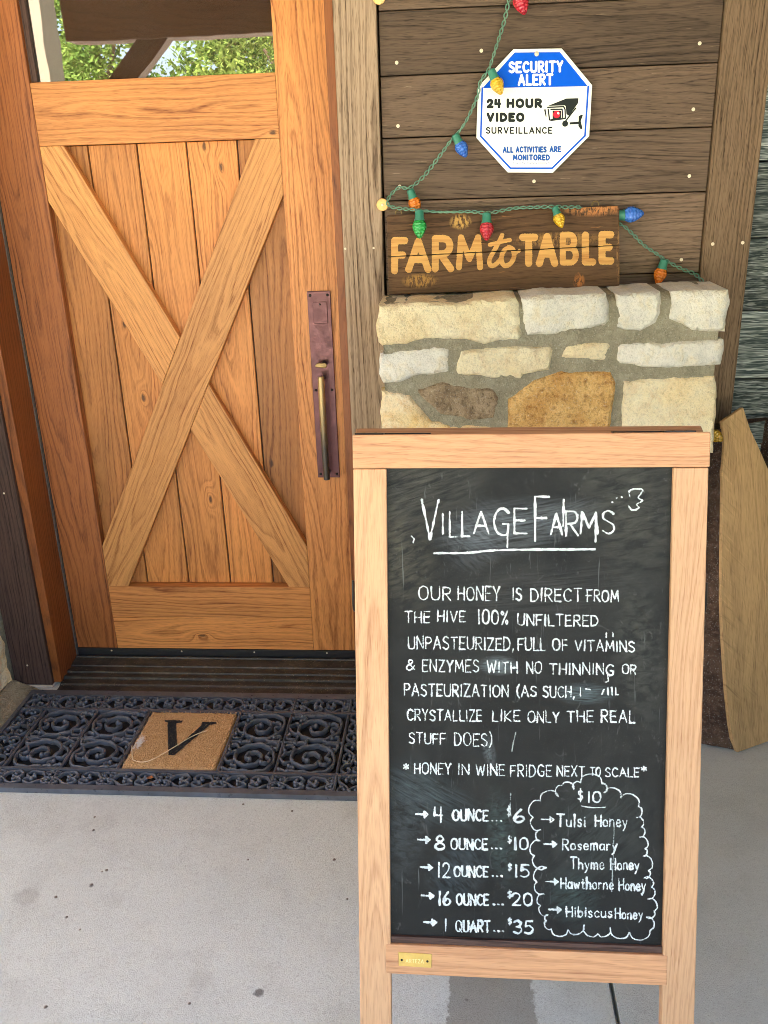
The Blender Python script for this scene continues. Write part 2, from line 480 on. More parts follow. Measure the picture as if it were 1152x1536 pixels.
def ink(strokes, r, cell, rough=0.0, polys=(), press=0.0):
    """strokes in metres (2D) -> list of verts, faces of the inked area (marching squares)"""
    segs = []
    for s in strokes:
        rr = r
        if isinstance(s, tuple) and len(s) == 2 and isinstance(s[1], float): s, rr = s
        s = [np.array(p, float) for p in s]
        if len(s) == 1: s = [s[0], s[0] + 1e-5]
        for a, b in zip(s, s[1:]):
            m = 1 if not press else max(1, int(np.linalg.norm(b - a) / (rr * 2.2)))
            for q in range(m):
                c0, c1 = a + (b - a) * q / m, a + (b - a) * (q + 1) / m
                k = 1.0 if not press else 1.0 + press * mnoise.noise(Vector((c0[0] * 95, c0[1] * 95, rr * 999)))
                segs.append((c0, c1, rr * k))
    P = np.array([p for a, b, _ in segs for p in (a, b)] + [p for q in polys for p in q])
    rm = max([x[2] for x in segs] + [0])
    lo = P.min(0) - rm - 3 * cell
    nx, ny = (np.ceil((P.max(0) + rm + 3 * cell - lo) / cell)).astype(int) + 1
    D = np.full((nx, ny), 1.0)
    xs, ys = lo[0] + np.arange(nx) * cell, lo[1] + np.arange(ny) * cell
    for a, b, rr in segs:
        i0 = max(0, int((min(a[0], b[0]) - rr - lo[0]) / cell) - 2); i1 = min(nx, int((max(a[0], b[0]) + rr - lo[0]) / cell) + 4)
        j0 = max(0, int((min(a[1], b[1]) - rr - lo[1]) / cell) - 2); j1 = min(ny, int((max(a[1], b[1]) + rr - lo[1]) / cell) + 4)
        X, Yy = np.meshgrid(xs[i0:i1], ys[j0:j1], indexing='ij')
        dx, dy = b - a
        t = np.clip(((X - a[0]) * dx + (Yy - a[1]) * dy) / (dx * dx + dy * dy + 1e-14), 0, 1)
        dist = np.hypot(X - a[0] - t * dx, Yy - a[1] - t * dy) - rr
        D[i0:i1, j0:j1] = np.minimum(D[i0:i1, j0:j1], dist)
    for q in polys:
        q = np.array(q, float)
        X, Yy = np.meshgrid(xs, ys, indexing='ij')
        ins = np.zeros(X.shape, bool); dm = np.full(X.shape, 1.0)
        for a, b in zip(q, np.roll(q, -1, 0)):
            cond = ((a[1] > Yy) != (b[1] > Yy))
            with np.errstate(divide='ignore', invalid='ignore'):
                xi = (b[0] - a[0]) * (Yy - a[1]) / (b[1] - a[1]) + a[0]
            ins ^= cond & (X < xi)
            d = b - a
            t = np.clip(((X - a[0]) * d[0] + (Yy - a[1]) * d[1]) / (d @ d + 1e-14), 0, 1)
            dm = np.minimum(dm, np.hypot(X - a[0] - t * d[0], Yy - a[1] - t * d[1]))
        D = np.minimum(D, np.where(ins, -dm, dm))
    if rough:
        rs = np.random.RandomState(5)
        D = D + rs.normal(0, rough, D.shape)
    ins = D < 0
    anyi = ins[:-1, :-1] | ins[1:, :-1] | ins[:-1, 1:] | ins[1:, 1:]
    V, idx, F = [], {}, []
    def vert(key, p):
        if key not in idx:
            idx[key] = len(V); V.append(p)
        return idx[key]
    for i, j in np.argwhere(anyi):
        cs = [(i, j), (i + 1, j), (i + 1, j + 1), (i, j + 1)]
        f = []
        for k in range(4):
            a, b = cs[k], cs[(k + 1) % 4]
            da, db = D[a], D[b]
            if da < 0: f.append(vert(a, (xs[a[0]], ys[a[1]])))
            if (da < 0) != (db < 0):
                t = min(0.98, max(0.02, da / (da - db)))
                f.append(vert((min(a, b), max(a, b)), (xs[a[0]] + (xs[b[0]] - xs[a[0]]) * t, ys[a[1]] + (ys[b[1]] - ys[a[1]]) * t)))
        if len(f) > 2: F.append(f)
    return V, F

def ink_mb(VF, to3, side):
    """side: the 3D direction the inked faces look to"""
    V, F = VF
    mb = MB()
    for p in V: mb.addv(to3(p))
    side = np.array(side)
    if F:
        a, b, c = (np.array(mb.v[i]) for i in F[0][:3])
        if np.dot(np.cross(b - a, c - a), side) < 0: F = [f[::-1] for f in F]
    for f in F: mb.face(f)
    return mb

# ================================================================== MATERIALS
OAK = wood("oak_door", srgb(216, 144, 80, .90), srgb(134, 68, 26, .8), 0.0145, 0.88, 0.40, 0.42, knots=0.08, vary=0.24)
OAKL = wood("red_oak_stile", srgb(200, 120, 64, .82), srgb(116, 54, 20, .75), 0.0125, 0.85, 0.42, 0.42, knots=0.22, vary=0.30)
OAKP = wood("oak_panel", srgb(218, 144, 76, .92), srgb(136, 70, 28, .85), 0.0135, 0.80, 0.40, 0.42, knots=0.34, vary=0.38)
OAKB = wood("oak_brace", srgb(222, 156, 90, .92), srgb(146, 84, 38, .9), 0.0135, 0.85, 0.36, 0.45, vary=0.14)
JAMB = wood("oak_jamb", srgb(172, 98, 46, .72), srgb(100, 46, 16, .7), 0.011, 0.8, 0.4, 0.42, vary=0.18)
SIDING = wood("stained_siding", srgb(122, 99, 79, .84), srgb(58, 45, 34, .82), 0.013, 0.8, 0.6, 0.62, vary=0.34, worn=(0.5, srgb(170, 148, 122)), spec=0.25)
TRIMW = wood("weathered_trim", srgb(172, 146, 120, .86), srgb(70, 50, 36, .85), 0.016, 1.0, 0.5, 0.7, vary=0.18, warp=0.012, spec=0.2, brk=0.86)
TRIMR = wood("brown_trim", srgb(128, 104, 80, .88), srgb(62, 46, 31), 0.011, 0.85, 0.65, 0.7, vary=0.2, warp=0.02, spec=0.2)
TRIMD = wood("dark_trim", srgb(88, 66, 58), srgb(38, 26, 22), 0.012, 0.85, 0.5, 0.6, vary=0.18, warp=0.02, spec=0.25)
BARN = wood("barn_siding", srgb(58, 68, 66, .9), srgb(186, 190, 182), 0.018, 0.62, 1.1, 0.8, vary=0.34, warp=0.045, bumpd=0.002, spec=0.15)
FRAMEW = wood("alder_frame", srgb(220, 164, 118, .74), srgb(160, 102, 66, .74), 0.007, 0.65, 0.42, 0.45, vary=0.2, warp=0.012)
FRAMES = wood("alder_stile", srgb(230, 180, 134, .80), srgb(178, 120, 80, .78), 0.007, 0.55, 0.40, 0.45, vary=0.16, warp=0.012)
SIGNW = wood("dark_stained_pine", srgb(104, 74, 46, .92), srgb(48, 32, 19), 0.014, 0.8, 0.5, 0.6, knots=0.2, vary=0.24, worn=(0.85, srgb(176, 120, 60)), spec=0.25, spots=[(1.585, 1.342, .085, .022, .9, srgb(196, 128, 72)), (1.262, 1.318, .03, .02, .8, srgb(206, 160, 84)), (1.555, 1.172, .016, .022, .8, srgb(206, 130, 64)), (1.655, 1.25, .012, .1, .7, srgb(190, 140, 84)), (1.16, 1.18, .05, .02, .6, srgb(196, 146, 70)), (1.5, 1.27, .12, .02, .5, srgb(190, 140, 74))])
SLABW = wood("sawn_slab", srgb(184, 148, 102, .78), srgb(116, 88, 56, .72), 0.034, 0.5, 0.6, 0.8, vary=0.5, warp=0.06, spec=0.15, saw=0.75)
TIMBER = wood("porch_timber", srgb(112, 70, 44), srgb(70, 40, 24), 0.015, 0.5, 0.3, 0.6, vary=0.12)
PINEC = wood("bounce_pine_ceiling", srgb(214, 180, 136), srgb(180, 140, 96), 0.015, 0.4, 0.2, 0.6)
LETTERW = wood("raw_pine", srgb(226, 172, 92, .88), srgb(170, 104, 46), 0.013, 0.8, 0.3, 0.6, vary=0.12)

def mat_concrete():
    g = NG("concrete_floor")
    p = g.pos()
    fine = g.noise(p, 420, 3, 0.7)
    mid = g.noise(p, 34, 4, 0.6)
    big = g.noise(p, 2.2, 4, 0.55)
    c = g.mix(g.maprange(big, 0.32, 0.68), srgb(202, 206, 200), srgb(216, 220, 214))
    c = g.mix(g.maprange(g.noise(p, 11, 5, 0.65), 0.5, 0.75, 0, 0.30), c, srgb(170, 169, 162, .85))
    c = g.mix(g.maprange(g.noise(g.vec('ADD', p, (2, 9, 1)), 170, 4, 0.75), 0.52, 0.68, 0, 0.32), c, srgb(130, 116, 108, .8))
    c = g.mix(g.maprange(fine, 0.55, 0.70, 0, 0.45), c, srgb(110, 97, 92, .7))
    c = g.mix(g.maprange(g.noise(g.vec('ADD', p, (7, 3, 1)), 240, 3, 0.7), 0.56, 0.70, 0, 0.6), c, srgb(238, 236, 230, .95))
    sx0 = g.node("ShaderNodeSeparateXYZ", {0: p})
    c = g.mix(g.maprange(g.math('ADD', sx0.outputs[0], g.math('MULTIPLY', big, 0.4)), 1.55, 1.85, 0, 0.42), c, srgb(150, 147, 132, .9))  # shade on the right side of the floor, painted into its colour
    # brown damp-looking sealer stain that runs under the board, with a ragged edge
    sx = g.node("ShaderNodeSeparateXYZ", {0: p})
    rag = g.math('MULTIPLY', g.math('SUBTRACT', g.noise(p, 55, 4, 0.7), 0.5), 0.035)
    xx = g.math('ADD', sx.outputs[0], rag)
    band = g.math('MULTIPLY', g.maprange(xx, 1.232, 1.236), g.maprange(xx, 1.402, 1.396))
    yy = g.math('ADD', sx.outputs[1], rag)
    band = g.math('MULTIPLY', band, g.maprange(yy, -0.78, -0.80))
    c = g.mix(g.math('MULTIPLY', band, 0.62), c, srgb(126, 116, 98, .75))
    # small round dirt spots
    for q, r, k in (((388, 1489), 0.012, 0.75), ((137, 1329), 0.006, 0.6), ((84, 1346), 0.005, 0.5), ((100, 1376), 0.004, 0.5), ((40, 1345), 0.035, 0.22), ((300, 1470), 0.03, 0.15), ((700, 1500), 0.004, .5)):
        o = onZ(q, FLOOR)
        dv = g.node("ShaderNodeVectorMath", {0: p, 1: tuple(o)}, operation='DISTANCE').outputs["Value"]
        dv = g.math('ADD', dv, g.math('MULTIPLY', g.math('SUBTRACT', g.noise(p, 130, 3), 0.5), r * 1.1))
        c = g.mix(g.maprange(dv, r, r * 0.55, 0, k), c, srgb(88, 76, 66, .8))
    g.bump(g.math('ADD', g.math('MULTIPLY', fine, 0.7), g.math('MULTIPLY', mid, 0.5)), 0.8, 0.0025)
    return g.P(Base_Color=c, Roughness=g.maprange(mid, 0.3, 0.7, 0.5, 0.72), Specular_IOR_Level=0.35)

def mat_stone(name, a, b, c3, sc=26, rough=0.85):
    g = NG(name)
    p = g.pos()
    n1 = g.noise(p, sc, 5, 0.62, dist=0.4)
    n2 = g.noise(p, sc * 0.28, 3, 0.6)
    n3 = g.noise(p, 150, 4, 0.8)
    c = g.mix(g.maprange(n2, 0.36, 0.64), a, b)
    c = g.mix(g.maprange(n1, 0.5, 0.72, 0, 0.75), c, c3)
    c = g.mix(g.maprange(n3, 0.5, 0.68, 0, 0.45), c, g.vec('SCALE', c, 0.52))
    c = g.mix(g.maprange(g.noise(p, 110, 4, 0.7), 0.52, 0.7, 0, 0.3), c, g.vec('SCALE', c, 0.68))
    c = g.mix(g.maprange(g.noise(g.vec('ADD', p, (3, 5, 9)), 310, 2), 0.6, 0.75, 0, .35), c, (0.85, 0.82, 0.74))
    g.bump(g.math('ADD', n1, g.math('MULTIPLY', n3, 0.8)), 1.0, 0.007)
    return g.P(Base_Color=c, Roughness=rough, Specular_IOR_Level=0.2)
ST_CREAM = mat_stone("cream_stone", srgb(250, 236, 200), srgb(246, 222, 172), srgb(222, 190, 140))
ST_GREY = mat_stone("pale_grey_stone", srgb(246, 238, 220), srgb(226, 220, 206), srgb(240, 222, 182))
ST_BROWN = mat_stone("brown_stone", srgb(196, 170, 136, .9), srgb(158, 134, 104, .9), srgb(96, 78, 58, .9), 75)
ST_ORANGE = mat_stone("orange_stone", srgb(240, 196, 126, .95), srgb(216, 162, 92, .95), srgb(168, 106, 52, .9), 75)
ST_GOLD = mat_stone("golden_stone", srgb(248, 214, 150), srgb(252, 236, 204), srgb(230, 180, 106))
MORTAR = mat_stone("mortar", srgb(176, 166, 140, .88), srgb(160, 150, 124, .88), srgb(196, 186, 158, .88), 60, 0.95)

FLOOR = -0.060
CONC = mat_concrete()

def mat_chalkboard():
    g = NG("chalkboard_slate")
    b = g.attr("bc")                       # board coordinates (u right, v down, metres)
    n = g.noise(b, 9, 5, 0.62, dist=0.8)
    c = g.mix(g.maprange(n, 0.35, 0.7), srgb(30, 30, 31, .7), srgb(54, 54, 52, .7))
    n2 = g.noise(g.vec('MULTIPLY', b, (14, 26, 1)), 1.6, 4, 0.6, dist=1.4)
    c = g.mix(g.maprange(n2, 0.6, 0.72, 0, 0.45), c, srgb(44, 46, 46, .8))
    n3 = g.noise(g.vec('MULTIPLY', b, (22, 9, 1)), 2.0, 4, 0.7, dist=2.2)
    c = g.mix(g.maprange(n3, 0.62, 0.8, 0, 0.30), c, srgb(140, 142, 140))
    def smear(u, v, ru, rv, k, ang=0.0, col=(150, 158, 165)):
        nonlocal c
        rel = g.vec('SUBTRACT', b, (u, v, 0))
        rr = g.node("ShaderNodeVectorRotate", {"Vector": rel, "Angle": ang}, rotation_type='Z_AXIS').outputs[0]
        rr = g.vec('MULTIPLY', rr, (1 / ru, 1 / rv, 0))
        ln = g.node("ShaderNodeVectorMath", {0: rr}, operation='LENGTH').outputs["Value"]
        st = g.noise(g.node("ShaderNodeVectorRotate", {"Vector": b, "Angle": ang}, rotation_type='Z_AXIS').outputs[0], 1, 3)
        st = g.noise(g.vec('MULTIPLY', rr, (1.2, 7, 1)), 1.7, 4, 0.65, dist=0.6)
        f = g.math('MULTIPLY', g.math('MULTIPLY', g.maprange(ln, 1.0, 0.2, 0, 1), g.maprange(st, 0.38, 0.68, 0, 1)), k * 0.8)
        c = g.mix(f, c, srgb(*col))
    smear(.255, .095, .14, .05, .45, .15)
    smear(.20, .11, .06, .07, .3, -.6)
    smear(.34, .08, .07, .03, .35, .3)
    smear(.235, .325, .035, .018, .75, 0, (170, 185, 190))
    smear(.375, .37, .055, .02, .65, 0, (130, 150, 155))
    smear(.12, .55, .11, .05, .35, -.5, (110, 130, 135))
    smear(.17, .68, .05, .07, .3, -.8, (120, 140, 150))
    smear(.22, .47, .012, .035, .6, .2, (140, 150, 155))
    smear(.36, .72, .05, .06, .3, .5, (105, 135, 130))
    smear(.24, .62, .03, .10, .3, .1, (110, 140, 135))
    smear(.47, .13, .02, .05, .5, .9, (30, 32, 32))
    smear(.10, .03, .14, .09, .5, .3, (104, 102, 92))
    smear(.44, .05, .10, .16, .5, .2, (102, 102, 92))
    smear(.07, .14, .07, .12, .6, .4, (104, 100, 84))
    smear(.46, .30, .05, .16, .45, .1, (96, 98, 90))
    smear(.30, .20, .2, .05, .4, .1, (92, 92, 90))
    smear(.08, .60, .05, .14, .5, -.2, (86, 96, 100))
    smear(.40, .60, .12, .10, .35, .8, (90, 100, 96))
    scr = g.noise(g.vec('MULTIPLY', b, (160, 9, 1)), 1.0, 3, 0.7, dist=0.5)
    c = g.mix(g.maprange(scr, 0.66, 0.74, 0, 0.35), c, srgb(120, 124, 124))
    fine = g.noise(b, 800, 2)
    c = g.mix(g.maprange(fine, 0.6, 0.8, 0, 0.18), c, srgb(150, 150, 146))
    g.bump(fine, 0.2, 0.0004)
    return g.P(Base_Color=c, Roughness=g.maprange(n, 0.3, 0.7, 0.5, 0.68), Specular_IOR_Level=0.16)

def mat_chalk(name="white_chalk", col=(218, 224, 224)):
    g = NG(name)
    p = g.pos()
    n = g.noise(p, 900, 3, 0.7)
    n2 = g.noise(p, 90, 3)
    f = g.math('ADD', g.maprange(n, 0.35, 0.65, -0.25, 0.35), g.maprange(n2, 0.3, 0.6, 0.45, 1.0), clamp=True)
    return g.P(Base_Color=g.mix(f, srgb(128, 134, 134), srgb(*col)), Roughness=0.95, Specular_IOR_Level=0.1)

def mat_bulb(name, col):
    g = NG(name)
    bc = g.attr("bc")                      # (angle, length, 0): diamond facets
    s = g.node("ShaderNodeSeparateXYZ", {0: bc})
    a = g.math('SINE', g.math('ADD', s.outputs[0], s.outputs[1]))
    b = g.math('SINE', g.math('SUBTRACT', s.outputs[0], s.outputs[1]))
    h = g.math('MULTIPLY', a, b)
    lit = g.math('POWER', g.math('ABSOLUTE', h), 0.5)
    c = g.mix(g.maprange(lit, 0.0, 1.0, 0.0, 0.4), col, tuple(min(1, x * 1.5 + 0.07) for x in col))
    g.bump(h, 1.0, 0.0013)
    return g.P(Base_Color=c, Roughness=0.16, Specular_IOR_Level=0.7, Coat_Weight=0.15, Transmission_Weight=0.12,
               Subsurface_Weight=0.35, Subsurface_Radius=(0.012, 0.012, 0.012), Subsurface_Scale=0.5)

def mat_coir():
    g = NG("coir")
    p = g.pos()
    v = g.voro(p, 380)
    n = g.noise(p, 60, 4, 0.7)
    c = g.mix(g.maprange(n, 0.3, 0.7), srgb(236, 196, 142), srgb(212, 164, 108))
    c = g.mix(g.maprange(v, 0.3, 0.6, 0, 0.45), c, srgb(140, 98, 58, .9))
    c = g.mix(g.maprange(g.noise(p, 500, 2), 0.58, 0.7, 0, 0.6), c, srgb(234, 196, 146))
    g.bump(g.math('ADD', g.math('MULTIPLY', v, -1), g.noise(p, 300, 3)), 0.8, 0.004)
    return g.P(Base_Color=c, Roughness=0.95, Specular_IOR_Level=0.1)

GAPDARK = plain("gap_shade_sheet", srgb(30, 31, 34), 0.6, vary=0.3)
RUBBER = plain("black_rubber", srgb(88, 90, 96), 0.34, vary=0.35, nscale=22, bumpd=0.0006, bscale=160, spec=0.5)
BLACKM = plain("black_metal", srgb(44, 40, 38), 0.4, 0.6, nscale=30)
BRONZE = plain("oil_rubbed_bronze", srgb(98, 62, 64), 0.36, 0.55, vary=0.22, nscale=24, bumpd=0.0004, bscale=120)
BRASSD = plain("aged_brass", srgb(140, 116, 74), 0.4, 0.7, vary=0.3, nscale=18)
BRASS = plain("brass_plate", srgb(222, 186, 104), 0.4, 0.55, vary=0.12, nscale=60)
SILLM = plain("bronze_sill", srgb(54, 50, 48), 0.48, 0.25, vary=0.4, nscale=30, bumpd=0.0003, dust_haze=srgb(122, 112, 92))
SWEEP = plain("black_sweep", srgb(38, 36, 38), 0.5, 0.0, vary=0.2)
SCREW = plain("screw_head", srgb(222, 206, 178), 0.45, 0.1, vary=0.1)
WHITE = plain("white_panel", srgb(244, 240, 228), 0.28, 0, vary=0.03, nscale=14, spec=0.5)
BLUE = plain("blue_print", srgb(4, 90, 214), 0.5, 0, vary=0.03, spec=0.08)
INKB = plain("black_print", srgb(40, 44, 42), 0.4, 0, vary=0.15, spec=0.08)
INKR = plain("red_print", srgb(214, 40, 60), 0.4, 0, spec=0.08)
INKBL = plain("blue_text", srgb(36, 92, 170), 0.4, 0, spec=0.08)
INKW = plain("white_print", srgb(250, 250, 250), 0.35, 0, vary=0.02, spec=0.08)
WIRE = plain("green_wire", srgb(98, 138, 114), 0.4, 0, vary=0.15, nscale=90)
SOCK = plain("green_socket", srgb(58, 128, 104), 0.42, 0, vary=0.12, nscale=90)
PEG = plain("peg_wood", srgb(238, 188, 112), 0.45, 0, vary=0.12, nscale=90)
CAULK = plain("pale_caulk", srgb(206, 196, 180), 0.8, 0, vary=0.2, nscale=60)
WSTRIP = plain("grey_weatherstrip", srgb(96, 92, 86), 0.6, 0)
CREAM = plain("cream_paint", srgb(110, 97, 80), 0.7, 0, vary=0.05, nscale=4)
DARKIN = plain("dark_interior", srgb(52, 40, 34), 0.8, 0)
PALE = plain("pale_fibre", srgb(236, 216, 176), 0.6, 0)
FLUFF = plain("white_fluff", srgb(240, 236, 230), 0.95, 0)
GRIT = plain("dark_grit", srgb(116, 106, 96), 0.8, 0, vary=0.4, nscale=300)
LEAFD = plain("dry_leaf", srgb(150, 90, 50), 0.8, 0, vary=0.3, nscale=200)
BARK = mat_stone("bark", srgb(116, 90, 72, .7), srgb(84, 62, 50, .7), srgb(150, 118, 100, .75), 60, 0.95)
COIR = mat_coir()
CHALK = mat_chalk()
SLATE = mat_chalkboard()

# ================================================================== SETTING
def build_setting():
    # porch floor: one sheet with a sawn joint
    mb = MB()
    prof = [(-4.0, FLOOR), (1.5475, FLOOR), (1.5485, FLOOR - 0.004), (1.5485, FLOOR - 0.03), (1.5565, FLOOR - 0.03), (1.5565, FLOOR - 0.004), (1.5575, FLOOR), (4.0, FLOOR)]
    A = [mb.addv((x, 0.05, z)) for x, z in prof]
    B = [mb.addv((x, -5.0, z)) for x, z in prof]
    for i in range(len(prof) - 1):
        mb.face([B[i], B[i + 1], A[i + 1], A[i]])
    C = [mb.addv((-4.0, -5.0, -0.25)), mb.addv((4.0, -5.0, -0.25))]
    mb.face([C[0], C[1]] + B[::-1])
    struct(obj("porch_floor", mb, CONC))
    g = NG("lawn")
    p = g.pos()
    c = g.mix(g.noise(p, 3, 5), srgb(98, 112, 64), srgb(136, 140, 96))
    g.P(Base_Color=c, Roughness=0.9)
    mb = MB()
    q = [mb.addv(v) for v in ((-150, -150, -0.2), (150, -150, -0.2), (150, 150, -0.2), (-150, 150, -0.2))]
    mb.face(q)
    struct(obj("ground", mb, g.m))
    mb = MB()
    mb.face([mb.addv(v) for v in ((-16, -9.0, -0.196), (16, -9.0, -0.196), (14, -5.0, -0.196), (-14, -5.0, -0.196))])
    struct(obj("path", mb, plain("bounce_gravel", srgb(204, 198, 188), 0.9, 0, .12, 30, .01, 60)))  # unseen pale gravel, added to bounce sunlight into the porch
    # house body behind the facade
    mb = MB().box(-4, 5, 0.062, 4.0, -0.19, 2.72)
    struct(obj("house_wall", mb, DARKIN))

build_setting()

SID_Y, TRIM_Y = -0.140, -0.152
def build_porch_roof():
    t = thing("porch_roof", "dark timber porch roof with beam and knee braces mirrored in the door glass", "roof", (1, -2, 2.72))
    mb = MB().box(-4.2, 5.2, -2.80, 4.2, 2.76, 2.86, 'x')
    obj("deck", mb, PINEC, t)  # deck made pale so it bounces more light down to the floor
    for i in range(9):
        obj("rafter", MB().prism([(-3.6 + i * 1.0, -2.75, 2.60), (-3.5 + i * 1.0, -2.75, 2.60), (-3.5 + i * 1.0, -2.75, 2.757), (-3.6 + i * 1.0, -2.75, 2.757)], (0, 2.5, 0), (1, 0, 0)), TIMBER, t)
    obj("beam", MB().box(-0.80, 5.0, -2.72, -2.58, 2.12, 2.38, 'x'), TIMBER, t, bevel=0.006)
    obj("ceiling_joist", MB().box(-4.0, 5.0, -1.5, -1.4, 2.45, 2.6, 'x'), TIMBER, t, bevel=0.006)
    for x in (-1.30, 3.05):
        obj("post", MB().box(x - 0.09, x + 0.09, -2.73, -2.57, FLOOR, 2.12), TIMBER, t, bevel=0.006)
    def br(x0, z0, x1, z1, w, y):
        d = np.array([x1 - x0, 0, z1 - z0], float); d /= np.linalg.norm(d); n = np.array([-d[2], 0, d[0]]) * w / 2
        a, b = np.array([x0, y, z0]), np.array([x1, y, z1])
        return MB().prism([a - n, b - n, b + n, a + n], (0, 0.10, 0), d)
    obj("knee_brace", br(-1.25, 1.20, -0.20, 2.26, 0.12, -2.70), TIMBER, t)
    obj("knee_brace", br(3.05, 1.58, 2.4, 2.28, 0.12, -2.70), TIMBER, t)
build_porch_roof()

def build_column():
    t = thing("reflection_pillar", "square beige pillar added in the sun to make the pale reflection at the left of the door glass", "pillar", (-2.38, -5.3, -0.196))  # invented pillar, stands in for a pale shape in the glass
    obj("shaft", MB().box(-2.70, -1.99, -5.45, -5.15, -0.196, 2.9), CREAM, t, bevel=0.006)
    obj("cap", MB().box(-2.74, -1.95, -5.49, -5.11, 2.901, 2.97), CREAM, t, bevel=0.01)
build_column()

# ------------------------------------------------------------------ door
DX0, DX1 = 0.002, 0.938
def build_door():
    t = thing("entry_door", "honey oak door with a cross-braced plank panel and a window above", "door", (0.47, 0.02, -0.03))
    X0, X1, Z0, Z1, Z2 = 0.1365, 0.7896, 0.224, 1.5308, 1.6855
    obj("stile", MB().box(DX0, X0, 0.0, 0.044, 0, 2.05, seed=11, depthc=.03), OAKL, t, bevel=0.0015)
    obj("stile", MB().box(X1, DX1, 0.0, 0.044, 0, 2.05, seed=5, depthc=0.012), OAK, t, bevel=0.0015)
    e = 0.0006
    obj("bottom_rail", MB().box(X0 + e, X1 - e, 0.0005, 0.0435, 0, 0.1165, 'x', seed=21, depthc=.018).box(X0 + e, X1 - e, 0.0005, 0.0435, 0.1172, Z0, 'x', seed=2, depthc=0.012), OAK, t, bevel=0.0010)
    obj("middle_rail", MB().box(X0 + e, X1 - e, 0.0005, 0.0435, Z1, Z2, 'x', seed=3, depthc=0.012), OAK, t, bevel=0.0015)
    obj("top_rail", MB().box(X0 + e, X1 - e, 0.0005, 0.0435, 1.93, 2.05, 'x', seed=4), OAK, t, bevel=0.0015)
    # plank panel
    PY = 0.030
    mb = MB()
    gx = sorted(onY(q, PY)[0] for q in ((132, 226), (205.5, 225), (279.5, 221), (355.5, 217)))
    step = (gx[-1] - gx[0]) / 3
    xs = [X0 - 0.01] + ([gx[0] - step] if gx[0] - step > X0 + 0.02 else []) + gx + [x for x in (gx[-1] + step, gx[-1] + 2 * step) if x < X1 - 0.02] + [X1 + 0.01]
    for i, (a, b) in enumerate(zip(xs, xs[1:])):
        ga = 0.0 if i == 0 else 0.0022
        gb = 0.0 if i == len(xs) - 2 else 0.0022
        mb.box(a + ga, b - gb, PY, 0.0405, Z0 + 0.0015, Z1 - 0.0015, seed=40 + i * 3)
    obj("plank_panel", mb, OAKP, t, bevel=0.0015)
    obj("panel_backing", MB().box(X0 - 0.01, X1 + 0.01, 0.0409, 0.0433, Z0 + 0.001, Z1 - 0.001, seed=1), TRIMD, t)
    # braces: one continuous, the other butts against it from both sides
    a, b = 0.066, 0.140
    BY = 0.0012
    def poly(pts): return [(x, BY, z) for x, z in pts]
    P1 = [(X1 - a, Z1 - e), (X1 - e, Z1 - e), (X1 - e, Z1 - b), (X0 + a, Z0 + e), (X0 + e, Z0 + e), (X0 + e, Z0 + b)]
    d = np.array([X1 - X0, 0, Z1 - Z0])
    obj("brace", MB().prism(poly(P1), (0, 0.0285, 0), d, seed=77, depthc=.03), OAKB, t, bevel=0.0015)
    # edges of the continuous brace, for the butt cuts
    def inter(p, u, q, v):
        m = np.array([[u[0], -v[0]], [u[1], -v[1]]])
        s = np.linalg.solve(m, np.array(q) - np.array(p))
        return np.array(p) + s[0] * np.array(u)
    eL = (np.array([X0, Z0 + b]), np.array([X1 - a, Z1]) - np.array([X0, Z0 + b]))      # upper-left edge
    eR = (np.array([X0 + a, Z0]), np.array([X1, Z1 - b]) - np.array([X0 + a, Z0]))      # lower-right edge
    uT = (np.array([X0 + a, Z1]), np.array([X1, Z0 + b]) - np.array([X0 + a, Z1]))      # other brace: upper edge
    uB = (np.array([X0, Z1 - b]), np.array([X1 - a, Z0]) - np.array([X0, Z1 - b]))      # other brace: lower edge
    k = np.array([0.0007, 0])
    P2 = [(X0 + e, Z1 - e), tuple(uT[0] - (0, e)), tuple(inter(*uT, *eL) - k), tuple(inter(*uB, *eL) - k), (X0 + e, Z1 - b)]
    P3 = [tuple(inter(*uT, *eR) + k), (X1 - e, Z0 + b), (X1 - e, Z0 + e), (X1 - a, Z0 + e), tuple(inter(*uB, *eR) + k)]
    d2 = np.array([X1 - X0, 0, Z0 - Z1])
    obj("brace", MB().prism(poly(P2), (0, 0.0283, 0), d2, seed=70), OAKB, t, bevel=0.0015)
    obj("brace", MB().prism(poly(P3), (0, 0.0283, 0), d2, seed=91), OAKB, t, bevel=0.0015)
    # window
    g = NG("door_glass")
    gl = g.node("ShaderNodeBsdfGlossy", {"Color": (0.95, 0.97, 0.96, 1), "Roughness": 0.0})
    nn = g.node("ShaderNodeBump", {"Strength": 0.06, "Distance": 0.004, "Height": g.noise(g.pos(), 5, 2)}).outputs[0]
    g.set(gl.inputs["Normal"], nn)
    tr = g.node("ShaderNodeBsdfTransparent", {"Color": (0.55, 0.5, 0.45, 1)})
    mx = g.node("ShaderNodeMixShader", {0: 0.32, 1: tr.outputs[0], 2: gl.outputs[0]})
    dust_haze = g.node("ShaderNodeBsdfDiffuse", {"Color": (0.5, 0.36, 0.27, 1)})  # reflection haze put into the glass as a brown diffuse layer
    m2 = g.node("ShaderNodeMixShader", {0: g.maprange(g.noise(g.pos(), 3, 3), .3, .7, .02, .07), 1: mx.outputs[0], 2: dust_haze.outputs[0]})
    g.t.links.new(m2.outputs[0], g.out.inputs[0])
    pane = obj("window_pane", MB().box(X0 - 0.004, X1 + 0.004, 0.024, 0.028, Z2 - 0.004, 1.934), g.m, t)
    obj("glazing_bead", MB().box(X0 + 0.0005, X0 + 0.016, 0.013, 0.0235, Z2 + 0.001, 1.929, seed=8), TRIMD, t)
    # sweep
    sw = obj("door_sweep", MB().box(DX0, DX1, -0.004, 0.04, -0.034, -0.0008), SWEEP, t, bevel=0.001)
